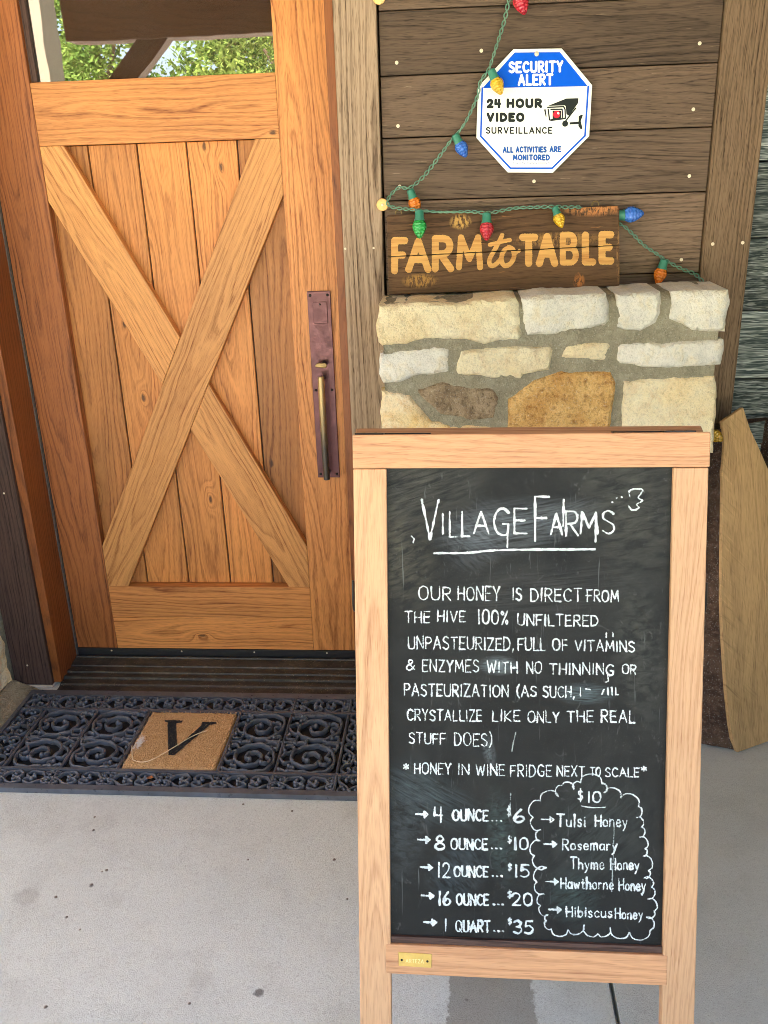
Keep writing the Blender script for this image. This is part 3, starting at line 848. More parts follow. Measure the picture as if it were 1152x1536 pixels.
    for px in (167, 272, 381, 490):
        q = onY((px, 974.5), -0.005)
        obj("screw", MB().lathe((q[0], -0.0035, -0.008), (0, -1, 0), [(0, 0.003), (0.0015, 0.0026)], 10), SCREW, sw)
    obj("weatherstrip", MB().box(-0.0012, DX0 - 0.0003, 0.002, 0.04, -0.03, 2.05), SWEEP, t)
    return t
build_door()

def build_handle():
    t = thing("door_handle_set", "tall bronze entry handle set with brass grip on the oak door stile", "door handle", (0.87, 0.0, 0.864))
    x0, x1, z0, z1 = 0.838, 0.9035, 0.591, 1.136
    pl = obj("back_plate", MB().box(x0, x1, -0.0055, -0.0003, z0, z1), BRONZE, t, bevel=0.0014)
    for x, z in ((x0 + .0085, z1 - .011), (x1 - .0085, z1 - .011), (x0 + .0085, z0 + .011), (x1 - .0085, z0 + .011), (x0 + .0095, 0.857), (x1 - .0095, 0.857)):
        obj("rivet", MB().lathe((x, -0.0052, z), (0, -1, 0), [(0, 0.0042), (0.0018, 0.0036), (0.003, 0.0018)], 12), BLACKM, pl, smooth=True)
    kc = obj("key_cover", MB().box(x0 + 0.0145, x1 - 0.0105, -0.0085, -0.0054, 1.047, 1.107), BRONZE, t, bevel=0.0012)
    obj("rivet", MB().lathe(((x0 + x1) / 2 + .002, -0.0084, 1.1), (0, -1, 0), [(0, 0.003), (0.002, 0.002)], 10), BLACKM, kc, smooth=True)
    cx = (x0 + x1) / 2
    # thumb latch
    zt = 0.933
    mb = MB()
    pts = [(cx - .017, zt - .004), (cx + .012, zt - .007), (cx + .017, zt + .001), (cx + .014, zt + .009), (cx - .012, zt + .008), (cx - .017, zt + .002)]
    mb.prism([(x, -0.034, z) for x, z in pts], (0, 0.007, 0), (1, 0, 0))
    obj("thumb_latch", mb, BRASSD, t, bevel=0.002)
    obj("latch_stem", MB().tube([(cx + .004, -0.005, zt + .004), (cx + .004, -0.03, zt + .002)], 0.006, 10), BLACKM, t, smooth=True)
    # grip
    mb = MB()
    zt2, zb = 0.905, 0.600
    path = cat([(cx, -0.048, zt2), (cx, -0.052, zt2 - .06), (cx, -0.053, (zt2 + zb) / 2), (cx, -0.05, zb + .05), (cx, -0.047, zb)], 6)
    mb.tube(path, [0.0098 - 0.001 * abs(i / (len(path) - 1) - .4) for i in range(len(path))], 14)
    g = NG("two_tone_grip")  # grey-brown at the lower end, blending to brass colour above
    z = g.node("ShaderNodeSeparateXYZ", {0: g.pos()}).outputs[2]
    f = g.maprange(g.math('ADD', z, g.math('MULTIPLY', g.noise(g.pos(), 40, 3), 0.05)), 0.72, 0.87)
    g.P(Base_Color=g.mix(f, srgb(92, 84, 76), srgb(190, 162, 112)), Metallic=0.6, Roughness=0.42)
    gr = obj("grip", mb, g.m, t, smooth=True)
    obj("standoff", MB().tube([(cx, -0.0045, zt2 - .012), (cx, -0.046, zt2 - .010)], 0.0065, 12), BLACKM, gr, smooth=True)
    obj("standoff", MB().tube([(cx, -0.0045, zb + .012), (cx, -0.046, zb + .010)], 0.0065, 12), BLACKM, gr, smooth=True)
build_handle()

def screw_mb(x, y, z, r=0.0043):
    return MB().lathe((x, y, z), (0, -1, 0), [(-0.004, r * .6), (0, r), (0.0011, r * .95), (0.0016, r * .5), (0.0012, r * .25)], 12)

def build_frame():
    t = thing("door_frame", "oak door frame with dark stained casing boards around the entry door", "door frame", (0.47, -0.07, FLOOR))
    Y0 = -0.140
    obj("jamb", MB().box(-0.027, -0.0015, Y0, 0.06, -0.046, 2.1, seed=15), JAMB, t, bevel=0.0015)
    obj("jamb", MB().box(0.9415, 0.9625, Y0, 0.06, -0.046, 2.1, seed=16), JAMB, t, bevel=0.0015)
    obj("door_stop", MB().box(-0.0013, 0.0012, -0.012, -0.001, -0.03, 2.05), WSTRIP, t)
    obj("head_jamb", MB().box(-0.027, 0.9625, Y0 + .001, 0.06, 2.102, 2.14, 'x'), JAMB, t)
    c = obj("casing", MB().box(-0.150, -0.0275, TRIM_Y, 0.06, -0.050, 2.2, seed=18), TRIMD, t, bevel=0.002)
    c['label'] = "dark brown casing board beside the stone on the hinge side"
    for q in ((6, 740), (41, 998)):
        p = onY(q, TRIM_Y)
        obj("screw", screw_mb(p[0], TRIM_Y, p[2], .003), SCREW, c)
    c = obj("casing", MB().box(0.963, 1.0655, TRIM_Y, 0.06, -0.050, 2.6, seed=31, depthc=.012), TRIMW, t, bevel=0.003)
    c['label'] = "weathered grey-brown casing board beside the door latch"
    for q in ((518, 373), (560.5, 372)):
        p = onY(q, TRIM_Y)
        obj("screw", screw_mb(p[0], TRIM_Y, p[2], .003), SCREW, c)
    # sill
    mb = MB()
    prof = [(0.03, -0.034), (-0.008, -0.034), (-0.012, -0.022), (-0.020, -0.021), (-0.022, -0.025), (-0.060, -0.030), (-0.062, -0.034), (-0.082, -0.036), (-0.084, -0.032),
            (-0.094, -0.033), (-0.096, -0.038), (-0.112, -0.040), (-0.114, -0.035), (-0.122, -0.036), (-0.124, -0.043), (-0.140, -0.045), (-0.142, -0.041), (-0.152, -0.042), (-0.156, -0.046), (-0.160, -0.0475), (-0.180, -0.049), (-0.184, -0.053), (-0.185, FLOOR - 0.001), (0.03, FLOOR - 0.001)]
    n = len(prof)
    A = [mb.addv((-0.001, y, z)) for y, z in prof]
    B = [mb.addv((0.941, y, z)) for y, z in prof]
    for i in range(n):
        j = (i + 1) % n
        mb.face([A[i], A[j], B[j], B[i]])
    mb.face(A[::-1]); mb.face(B)
    obj("threshold", mb, SILLM, t)
    # ragged caulk under the casing
    mb = MB()
    pts = [(-0.150, -.0505), (-0.027, -.0505), (-0.024, -.056), (-0.045, -.0605), (-0.09, -.0590), (-0.148, -.0605)]
    mb.prism([(x, TRIM_Y - .004, z) for x, z in pts], (0, 0.05, 0), (1, 0, 0))
    obj("caulk", mb, CAULK, t, bevel=0.002)
build_frame()

# ------------------------------------------------------------------ plank wall with trim
WX0, WX1 = 1.0665, 1.8615
def build_wall():
    t = thing("plank_wall", "brown stained plank wall above the stone ledge, fixed with pale screws", "wall", (1.46, SID_Y, 1.1))
    seams = [onY(((a[0] + b[0]) / 2, (a[1] + b[1]) / 2), SID_Y)[2] for a, b in (((572, 113), (1077, 95)), ((575, 206), (1065, 192)), ((579, 302), (1057, 287)))]
    hs = seams[0] - seams[1]
    zz = [-0.05, seams[2] - 4 * hs, seams[2] - 2 * hs + .03, 1.178, seams[2], seams[1], seams[0], seams[0] + hs, seams[0] + 2 * hs, seams[0] + 3.2 * hs]
    zz = sorted(set(round(z, 4) for z in zz if z > -0.06))
    mb = MB()
    for i, (a, b) in enumerate(zip(zz, zz[1:])):
        mb.box(WX0 + 0.004, WX1 - 0.001, SID_Y + (0.001 if i % 2 else 0), 0.058, a + 0.0012, b - 0.0012, 'x', seed=100 + i * 7)
    s = obj("siding", mb, SIDING, t, bevel=0.002)
    for q in ((595, 94), (597, 189), (1049.5, 65), (1040, 164), (1034, 264), (801, 272), (1022, 389.5), (599.5, 279.5), (722, 76), (858, 470)):
        if q == (858, 470): continue
        p = onY(q, SID_Y)
        obj("screw", screw_mb(p[0], SID_Y, p[2]), SCREW, s, smooth=True)
    tr = obj("corner_board", MB().box(1.862, 1.9755, TRIM_Y, 0.06, -0.05, 2.6, seed=55, depthc=0.01), TRIMR, t, bevel=0.003)
    for q in ((1069, 366), (1114, 364)):
        p = onY(q, TRIM_Y)
        obj("screw", screw_mb(p[0], TRIM_Y, p[2]), SCREW, tr, smooth=True)
    t = thing("barn_board_wall", "weathered grey barn board wall with pale raised grain behind the wood slab", "wall", (2.6, -0.12, FLOOR))
    mb = MB()
    zs = onY((1139, 357), -0.13)[2]
    edges = [zs + k * 0.178 for k in range(-8, 9)]
    for i, (a, b) in enumerate(zip(edges, edges[1:])):
        a = max(a, -0.05)
        if b > a: mb.box(1.976, 3.4, -0.128 - 0.002 * (i % 2), 0.058, a + 0.0015, b - 0.0015, 'x', seed=300 + i * 5)
    obj("boards", mb, BARN, t, bevel=0.003)
    mb = MB()
    for i, (a, b) in enumerate(zip(edges, edges[1:] + [2.74])):
        a = max(a, -0.05)
        if b > a:
            mb.prism([(3.2, -0.135, a + .0015), (3.2, -2.4, a + .0015), (3.2, -2.4, b - .0015), (3.2, -0.135, b - .0015)], (0.05, 0, 0), (0, 1, 0), 500 + i)
    obj("unseen_return_boards", mb, BARN, t, bevel=0.003)  # unseen side wall, put in to block light from the right
build_wall()

# ------------------------------------------------------------------ stone piers
def stone_mb(poly, yfront, depth, seed, bulge=0.008, axis='y', cell=0.0085, amp=0.0055):
    """poly: (a, z) outline on the face; irregular front grid, rounded edges, straight sides going back"""
    rnd = random.Random(seed)
    pts = []
    n = len(poly)
    for i in range(n):
        a, b = np.array(poly[i]), np.array(poly[(i + 1) % n])
        L = np.linalg.norm(b - a); m = max(1, int(L / cell))
        for k in range(m):
            p = a + (b - a) * k / m
            nv = mnoise.noise_vector(Vector((p[0] * 24 + seed, p[1] * 24, 1.7)))
            nf = mnoise.noise_vector(Vector((p[0] * 90 + seed, p[1] * 90, 4.7)))
            p = p + np.array([nv[0], nv[1]]) * 0.0042 + np.array([nf[0], nf[1]]) * 0.0018
            pts.append(p)
    pts = np.array(pts)
    if sum(pts[i][0] * pts[(i + 1) % len(pts)][1] - pts[(i + 1) % len(pts)][0] * pts[i][1] for i in range(len(pts))) < 0: pts = pts[::-1]
    EA, EB = pts, np.roll(pts, -1, 0)
    ED = EB - EA
    EL = (ED ** 2).sum(1) + 1e-12
    lo, hi = pts.min(0), pts.max(0)
    def edge_d(p):
        t = np.clip(((p - EA) * ED).sum(1) / EL, 0, 1)
        return float(np.sqrt((((p - EA) - ED * t[:, None]) ** 2).sum(1)).min())
    def inside(p):
        m = (EA[:, 1] > p[1]) != (EB[:, 1] > p[1])
        with np.errstate(divide='ignore', invalid='ignore'):
            x = ED[:, 0] * (p[1] - EA[:, 1]) / ED[:, 1] + EA[:, 0]
        return bool((m & (p[0] < x)).sum() % 2)
    extra = []
    x = lo[0]
    while x < hi[0]:
        z = lo[1]
        while z < hi[1]:
            p = np.array([x + rnd.uniform(-.3, .3) * cell, z + rnd.uniform(-.3, .3) * cell])
            if inside(p) and edge_d(p) > cell * 0.35: extra.append(p)
            z += cell
        x += cell
    nb = len(pts)
    allp = [Vector(p) for p in list(pts) + extra]
    vs, es, fs, ov, oe, of = delaunay_2d_cdt(allp, [], [list(range(nb))], 1, 1e-6)
    mb = MB()
    def to3(p, y): return (p[0], y, p[1]) if axis == 'y' else (y, p[0], p[1])
    sg = -1 if axis == 'y' else 1
    for p in vs:
        q = np.array(p)
        d = edge_d(q)
        r = 1 - math.exp(-d / 0.0032)
        hgt = bulge * r + amp * 0.9 * mnoise.noise(Vector((q[0] * 14 + seed * 3.1, q[1] * 14, 0))) * r + amp * 0.9 * mnoise.noise(Vector((q[0] * 48, q[1] * 48, seed))) * r + amp * .7 * abs(mnoise.noise(Vector((q[0] * 22 + q[1] * 9, q[1] * 30, seed * 1.7)))) * r
        mb.addv(to3(q, yfront + sg * hgt))
    for f in fs: mb.face(list(f) if axis == 'x' else list(f))
    back = [mb.addv(to3(np.array(vs[i]), yfront - sg * depth)) for i in range(nb)]
    for i in range(nb):
        j = (i + 1) % nb
        mb.face([j, i, back[i], back[j]])
    mb.face(back[::-1])
    return mb

def conv(pts, o, k): return [(o[0] + x / k, o[1] + y / k) for x, y in pts]
PIER_Y = -0.338
def build_pier():
    t = thing("stone_pier", "cream and tan fieldstone half-height pier with grey mortar under the plank wall", "stone pier", (1.47, -0.25, FLOOR))
    r8 = lambda *p: conv(p, (560, 410), 3.84)
    r4 = lambda *p: conv(p, (520, 400), 1.8228)
    ST = [
        (r8((38, 183), (480, 178), (640, 158), (815, 150), (832, 175), (848, 385), (760, 388), (630, 400), (540, 378), (380, 368), (200, 405), (60, 415), (38, 395), (28, 300)), ST_CREAM, 1, "wide cream stone at the left end of the top course"),
        (r4((483, 85), (600, 80), (705, 75), (715, 105), (713, 160), (560, 185), (495, 187), (485, 140)), ST_GREY, 1, None),
        (r4((742, 78), (857, 73), (855, 120), (845, 150), (800, 175), (738, 165), (745, 120)), ST_GREY, 1, None),
        (r4((890, 68), (1040, 65), (1044, 95), (1030, 175), (940, 170), (882, 145), (893, 100)), ST_GREY, 1, None),
        (r8((45, 462), (290, 430), (430, 438), (425, 568), (250, 580), (170, 615), (65, 625), (38, 580)), ST_GREY, 0, None),
        (r8((510, 450), (860, 420), (1032, 420), (1005, 560), (860, 575), (840, 600), (680, 600), (470, 580)), ST_CREAM, 0, None),
        (r4((603, 212), (722, 206), (708, 250), (700, 257), (590, 252)), ST_CREAM, 0, None),
        (r4((745, 212), (1028, 202), (1030, 225), (1018, 270), (850, 275), (740, 262)), ST_GREY, 0, None),
        (r8((50, 675), (215, 708), (270, 770), (340, 850), (440, 872), (680, 880), (685, 1000), (50, 1010)), ST_GOLD, 0, "golden stone at the lower left"),
        (r8((245, 672), (400, 635), (680, 670), (715, 720), (690, 830), (560, 840), (390, 805), (290, 715)), ST_BROWN, 0, "grey-brown pointed stone"),
        (r4((440, 365), (500, 320), (590, 290), (720, 288), (735, 320), (722, 420), (700, 500), (445, 500)), ST_ORANGE, 0, "rounded orange stone"),
        (r4((757, 312), (1005, 300), (1008, 360), (1003, 460), (998, 510), (750, 515)), ST_CREAM, 0, None),
    ]
    for i, (px, m, top, lab) in enumerate(ST):
        pl = [onY(q, PIER_Y) for q in px]
        cc = sum(pl) / len(pl)
        grow = lambda p: (p - cc) * (1 + .0032 / max(.02, np.linalg.norm(p - cc))) + cc
        pl = [grow(p) for p in pl]
        mb = stone_mb([(p[0], p[2]) for p in pl], PIER_Y + .003, 0.165 if top else 0.03, 10 + i, bulge=0.009)
        o = obj("stone", mb, m, t, smooth=True)
        if lab: o['label'] = lab
    # lower courses, mostly behind the board
    rnd = random.Random(4)
    z = onY((800, 705), PIER_Y)[2]
    mats = [ST_CREAM, ST_GREY, ST_GOLD, ST_ORANGE, ST_BROWN]
    while z > 0.03:
        h = min(rnd.uniform(0.12, 0.19), z - FLOOR - 0.02)
        x = 1.072
        while x < 1.86:
            wd = min(rnd.uniform(0.13, 0.30), 1.878 - x)
            if 1.878 - (x + wd) < 0.08: wd = 1.878 - x
            j = lambda s: rnd.uniform(-s, s)
            c = [(x + .004, z - .008 + j(.006)), (x + wd * .5, z - .008 + j(.006)), (x + wd - .02, z - .01 + j(.006)), (x + wd - .018 + j(.006), z - h * .5), (x + wd - .022, z - h + .014 + j(.005)), (x + wd * .5, z - h + .012 + j(.006)), (x + .005, z - h + .012 + j(.005)), (x + j(.004), z - h * .5)]
            obj("stone", stone_mb(c, PIER_Y + .006, 0.03, rnd.randint(50, 999), bulge=0.013, cell=0.02), rnd.choice(mats), t, smooth=True)
            x += wd
        z -= h
    # mortar core with a slightly lumpy face and top
    mb = MB()
    nx, nz = 70, 96
    xa, xb = 1.0735, 1.868
    top = lambda x: 1.1275 + 0.0180 * (x - xa) / (xb - xa)
    grid = {}
    for i in range(nx + 1):
        x = xa + (xb - xa) * i / nx
        for k in range(nz + 1):
            z = FLOOR - .002 + (top(x) - FLOOR) * k / nz
            n = mnoise.noise(Vector((x * 16, z * 16, 3))) * 0.004 + mnoise.noise(Vector((x * 60, z * 60, 8))) * 0.0018
            grid[i, k] = mb.addv((x, PIER_Y + 0.001 + n + (0.006 if k == nz else 0), z))
    for i in range(nx):
        for k in range(nz):
            mb.face([grid[i, k], grid[i + 1, k], grid[i + 1, k + 1], grid[i, k + 1]])
    rows = [[grid[i, nz] for i in range(nx + 1)]]
    for y in (-0.324, -0.312, -0.29, -0.26, -0.22, -0.18, -0.1535):
        rows.append([mb.addv((xa + (xb - xa) * i / nx, y, top(xa + (xb - xa) * i / nx) + (0.003 if y < -.32 else 0.0125) + 0.004 * mnoise.noise(Vector((i * .35, y * 30, 2))))) for i in range(nx + 1)])
    for A, B in zip(rows, rows[1:]):
        for i in range(nx): mb.face([A[i], A[i + 1], B[i + 1], B[i]])
    bl = mb.addv((xa, -0.1535, FLOOR)); br = mb.addv((xb, -0.1535, FLOOR))
    mb.face([grid[0, k] for k in range(nz, -1, -1)] + [bl] + [r[0] for r in rows[::-1]][:-1])
    mb.face([grid[nx, k] for k in range(nz + 1)] + [r[-1] for r in rows[1:]] + [br])
    obj("mortar", mb, MORTAR, t, smooth='all')

    # pier on the hinge side: only its right flank is in view
    t = thing("stone_pier", "golden stone pier flank with grey mortar foot at the left of the door casing", "stone pier", (-0.4, -0.4, FLOOR))
    xs = -0.1515
    obj("mortar", MB().box(-0.9, xs - 0.004, -0.62, -0.06, FLOOR, 1.25), MORTAR, t)
    def side(zt, zb, ya, yb, m, seed, j=0.012):
        r = random.Random(seed); q = lambda: r.uniform(-j, j)
        c = [(ya, zt + q()), ((ya + yb) / 2, zt + q()), (yb, zt + q()), (yb, (zt + zb) / 2), (yb, zb + q()), ((ya + yb) / 2, zb + q()), (ya, zb + q()), (ya, (zt + zb) / 2)]
        obj("stone", stone_mb(c, xs - 0.012, 0.03, seed, bulge=0.016, axis='x'), m, t, smooth=True)
    za = onY((13, 937), -0.2)[2]; zb = onY((13, 958), -0.2)[2]
    side(za, za + 0.30, -0.60, -0.166, ST_CREAM, 5)
    side(zb, -0.022, -0.60, -0.166, ST_GOLD, 6)
    side(1.20, za + 0.34, -0.60, -0.166, ST_GREY, 7)
    side(0.62, za + 0.33, -0.40, -0.166, ST_GOLD, 8)
    # front stones
    for k, (z0, z1) in enumerate(((0.0, .28), (.31, .55), (.58, .85), (.88, 1.2))):
        c = [(-.88, z0), (-.55, z0 + .01), (-.17, z0), (-.165, z1), (-.5, z1 - .01), (-.88, z1)]
        obj("stone", stone_mb(c, -0.615, 0.02, 60 + k, bulge=0.014, cell=.03), [ST_GOLD, ST_CREAM, ST_GREY, ST_ORANGE][k], t, smooth=True)
    mb = MB()
    a0, a1 = onZ((60, 1041), FLOOR), onZ((0, 1099), FLOOR)
    a2 = a1 + (a1 - a0) * 0.9
    mb.prism([(a0[0], -0.160, FLOOR), (xs - .002, -0.160, FLOOR), (xs - .002, -0.160, FLOOR + .042), (a0[0] - .045, -0.160, FLOOR + .018)], (0, -0.46, 0), (1, 0, 0))
    obj("mortar_foot", mb, MORTAR, t, bevel=0.012)
build_pier()

# ------------------------------------------------------------------ security sign
def build_security():
    y = -0.1545
    Z = lambda p: (700 + p[0] / 5.76, 60 + p[1] / 5.76)
    w3 = lambda p, yy=y: onY(Z(p), yy)
    octo = [(405, 78), (822, 72), (1085, 390), (1060, 830), (745, 1148), (355, 1145), (83, 845), (98, 405)]
    c = w3((580, 620))
    t = thing("security_sign", "white octagonal security alert sign with blue top and camera drawing", "sign", c)
    mb = MB().prism([w3(p) for p in octo], (0, 0.003, 0), (1, 0, 0))
    obj("sign_panel", mb, WHITE, t, bevel=0.0008)
    k = 1 / (5.76 * 571.0)                                    # metres per zoom pixel at the wall
    def lay(name, strokes, r, mat, dy, cell=0.0009, polys=()):
        conv2 = lambda p: (w3(p)[0], w3(p)[2])
        st = [([conv2(p) for p in s], r * k) if not (isinstance(s, tuple) and isinstance(s[1], float)) else ([conv2(p) for p in s[0]], s[1] * k) for s in strokes]
        vf = ink(st, r * k, cell, polys=[[conv2(p) for p in q] for q in polys])
        return obj(name, ink_mb(vf, lambda p: (p[0], y - dy, p[1]), (0, -1, 0)), mat, t)
    lay("blue_field", [], 1, BLUE, 0.0004, 0.0012, polys=[[(415, 108), (805, 105), (1046, 400), (138, 416)]])
    lay("border_line", [[(1050, 402), (1022, 828), (738, 1108), (378, 1108), (122, 832), (135, 416)]], 6.5, BLUE, 0.0005)
    rn = random.Random(1)
    wd = lambda tx, x0, x1, yt, yb, r, gap, sl=0.0: word(tx, (x0, x1, yt, yb), r, 0, gap, sl, rn)
    lay("lettering", wd("SECURITY", 362, 834, 186, 287, 9, .36, -.018) + wd("ALERT", 442, 748, 296, 396, 9, .36, -.018), 9, INKW, 0.0008)
    lay("lettering", wd("24", 174, 296, 510, 588, 10, .42) + wd("HOUR", 345, 652, 506, 587, 11, .44) + wd("VIDEO", 172, 498, 628, 707, 11, .44)
        + [(s, 4.6) for s in wd("SURVEILLANCE", 166, 740, 752, 810, 4.6, .4)], 10.2, INKB, 0.0006)
    lay("lettering", wd("ALL", 312, 404, 922, 974, 5, .4) + wd("ACTIVITIES", 424, 690, 920, 972, 5, .4) + wd("ARE", 716, 816, 918, 968, 5, .4)
        + wd("MONITORED", 400, 718, 990, 1040, 5, .4), 5.6, INKBL, 0.0006)
    rr = random.Random(9)
    tiny, x = [], 400
    while x < 716:
        l = rr.uniform(5, 14)
        tiny.append([(x, 1063 + rr.uniform(-2, 2)), (x + l, 1063 + rr.uniform(-2, 2))]); x += l + rr.choice((7, 7, 14))
    lay("fine_print", tiny, 2.4, INKBL, 0.0006)
    lay("camera_drawing", [], 1, INKB, 0.0006, polys=[
        [(700, 570), (860, 506), (965, 503), (962, 545), (885, 655), (862, 640), (855, 570), (845, 565)],
        [(668, 600), (682, 598), (690, 660), (684, 668)], [(742, 610), (816, 610), (816, 680), (742, 680)],
        [(890, 712), (965, 706), (965, 726), (890, 730)], [(968, 660), (990, 645), (1004, 650), (985, 700), (1000, 765), (985, 772), (965, 742)]])
    lay("camera_drawing", [[(700, 582), (838, 576), (850, 600), (852, 678), (735, 694), (716, 690), (704, 600)], [(728, 600), (824, 598), (830, 680), (736, 686)],
                           [(940, 590), (855, 700)], [(850, 722), (852, 724)]], 5, INKB, 0.0007)
    lay("camera_drawing", [([(850, 722), (851, 723)], 22.0)], 5, INKB, 0.00075)
    lay("camera_lens", [([(777, 642), (778, 643)], 27.0)], 5, INKR, 0.0009)
    lay("camera_lens", [([(790, 632), (792, 634)], 8.0)], 5, INKW, 0.0011)
    p = w3((605, 120))
    obj("screw", MB().lathe((p[0], y, p[2]), (0, -1, 0), [(-.002, .004), (.001, .0055), (.003, .003)], 12), SCREW, t, smooth=True)
build_security()

# ------------------------------------------------------------------ FARM to TABLE sign
FY_T, FY_B = -0.176, -0.205
def build_farm():
    zb, zt = 1.152, 1.340
    n = np.array([0, -(zt - zb), -(FY_B - FY_T)]) * -1.0
    a = np.array([1.3, FY_B, zb]); up = np.array([0, FY_T - FY_B, zt - zb]); up /= np.linalg.norm(up)
    nrm = np.cross([1, 0, 0], up)                              # towards the camera or away
    if nrm[1] > 0: nrm = -nrm
    Q = lambda q, d=0.0: onP(q, a + nrm * d, nrm)
    c0, c1, c2, c3 = (580.5, 323), (929, 308.5), (929.5, 429), (583.5, 441.5)
    t = thing("farm_sign", "dark stained two-board FARM to TABLE sign standing on the stone ledge", "sign", (Q(c3) + Q(c2)) / 2)
    m0 = (581.5, 384.8); m1 = (929.3, 367.5)
    m0b = (581.6, 386.0); m1b = (929.3, 368.6)
    dep = -nrm * 0.019
    obj("board", MB().prism([Q(c0), Q(c1), Q(m1), Q(m0)], dep, (1, 0, 0), seed=9, depthc=.02), SIGNW, t, bevel=0.002)
    obj("board", MB().prism([Q(m0b), Q(m1b), Q(c2), Q(c3)], dep, (1, 0, 0), seed=14, depthc=.02), SIGNW, t, bevel=0.002)
    obj("batten", MB().prism([Q((640, 330), -.0195), Q((660, 329), -.0195), Q((662, 428), -.0195), Q((642, 429), -.0195)], -nrm * .006, (0, 0, 1)), SIGNW, t)
    k = 1 / 575.0
    R = 5.0
    st = []
    def L(ch, x0, x1, yt, yb, r=R): st.extend([(s, r) for s in word(ch, (x0, x1, yt, yb), r, 0)])
    L("F", 587, 612, 356, 411); L("A", 608, 647, 357, 409); L("R", 648, 681, 353, 408); L("M", 684, 724.5, 352, 405, 4.3)
    L("T", 779, 807, 351, 400); L("A", 804, 837, 350, 400); L("B", 840, 868, 348, 398, 4.2); L("L", 873, 894, 348, 398); L("E", 898, 921, 347, 396.5)
    to = [(753, 353), (748, 364), (740, 378), (734, 390), (736, 398), (743, 397), (752, 388)]
    st.append((cat(to, 6), 3.2))
    st.append((cat([(735, 367), (747, 364), (757, 361.5), (765, 360)], 4), 2.8))
    st.append((cat([(764, 371), (756, 376), (752, 388), (756, 398), (765, 396), (771, 385), (769, 374), (763, 371)], 6), 3.3))
    st.append((cat([(769, 377), (774, 379), (779, 376)], 5), 2.3))
    ex = np.array([1.0, 0, 0])
    o0 = Q((755, 380), 0.0006)
    to2 = lambda q: (np.dot(Q(q) - o0, ex), np.dot(Q(q) - o0, up))
    vf = ink([([to2(p) for p in s], r * k) for s, r in st], R * k, 0.0008, rough=0.0005)
    # letters are cut at the board joint
    mb = ink_mb(vf, lambda p: o0 + ex * p[0] + up * p[1], nrm)
    ja, jb = Q(m0, .0006), Q(m1, .0006)
    jd = (jb - ja) / np.linalg.norm(jb - ja)
    def off_joint(f):
        c = sum(np.array(mb.v[i]) for i in f) / len(f) - ja
        v = c - jd * np.dot(c, jd)
        return not (-0.0019 < np.dot(v, up) < 0.0003)
    mb.f = [f for f in mb.f if off_joint(f)]
    mb.tv = [0.0] * len(mb.f)
    gr = lambda p: (p[0] + 31.0, (p[2] - 1.25) * 1.0 + 0.012, 0.03)
    mb.gc = [[gr(mb.v[i]) for i in f] for f in mb.f]
    obj("lettering", mb, LETTERW, t)
    for q in ((598, 321), (893, 308)):
        c = Q((q[0], q[1] - 1), -0.014)
        pts = [c + np.array([math.cos(u) * .008, 0, math.sin(u) * .008]) for u in np.linspace(-.3, math.pi + .3, 14)]
        obj("hanger_loop", MB().tube(pts, 0.0016, 8), BRASSD, t, smooth=True)
    return Q
FARMQ = build_farm()

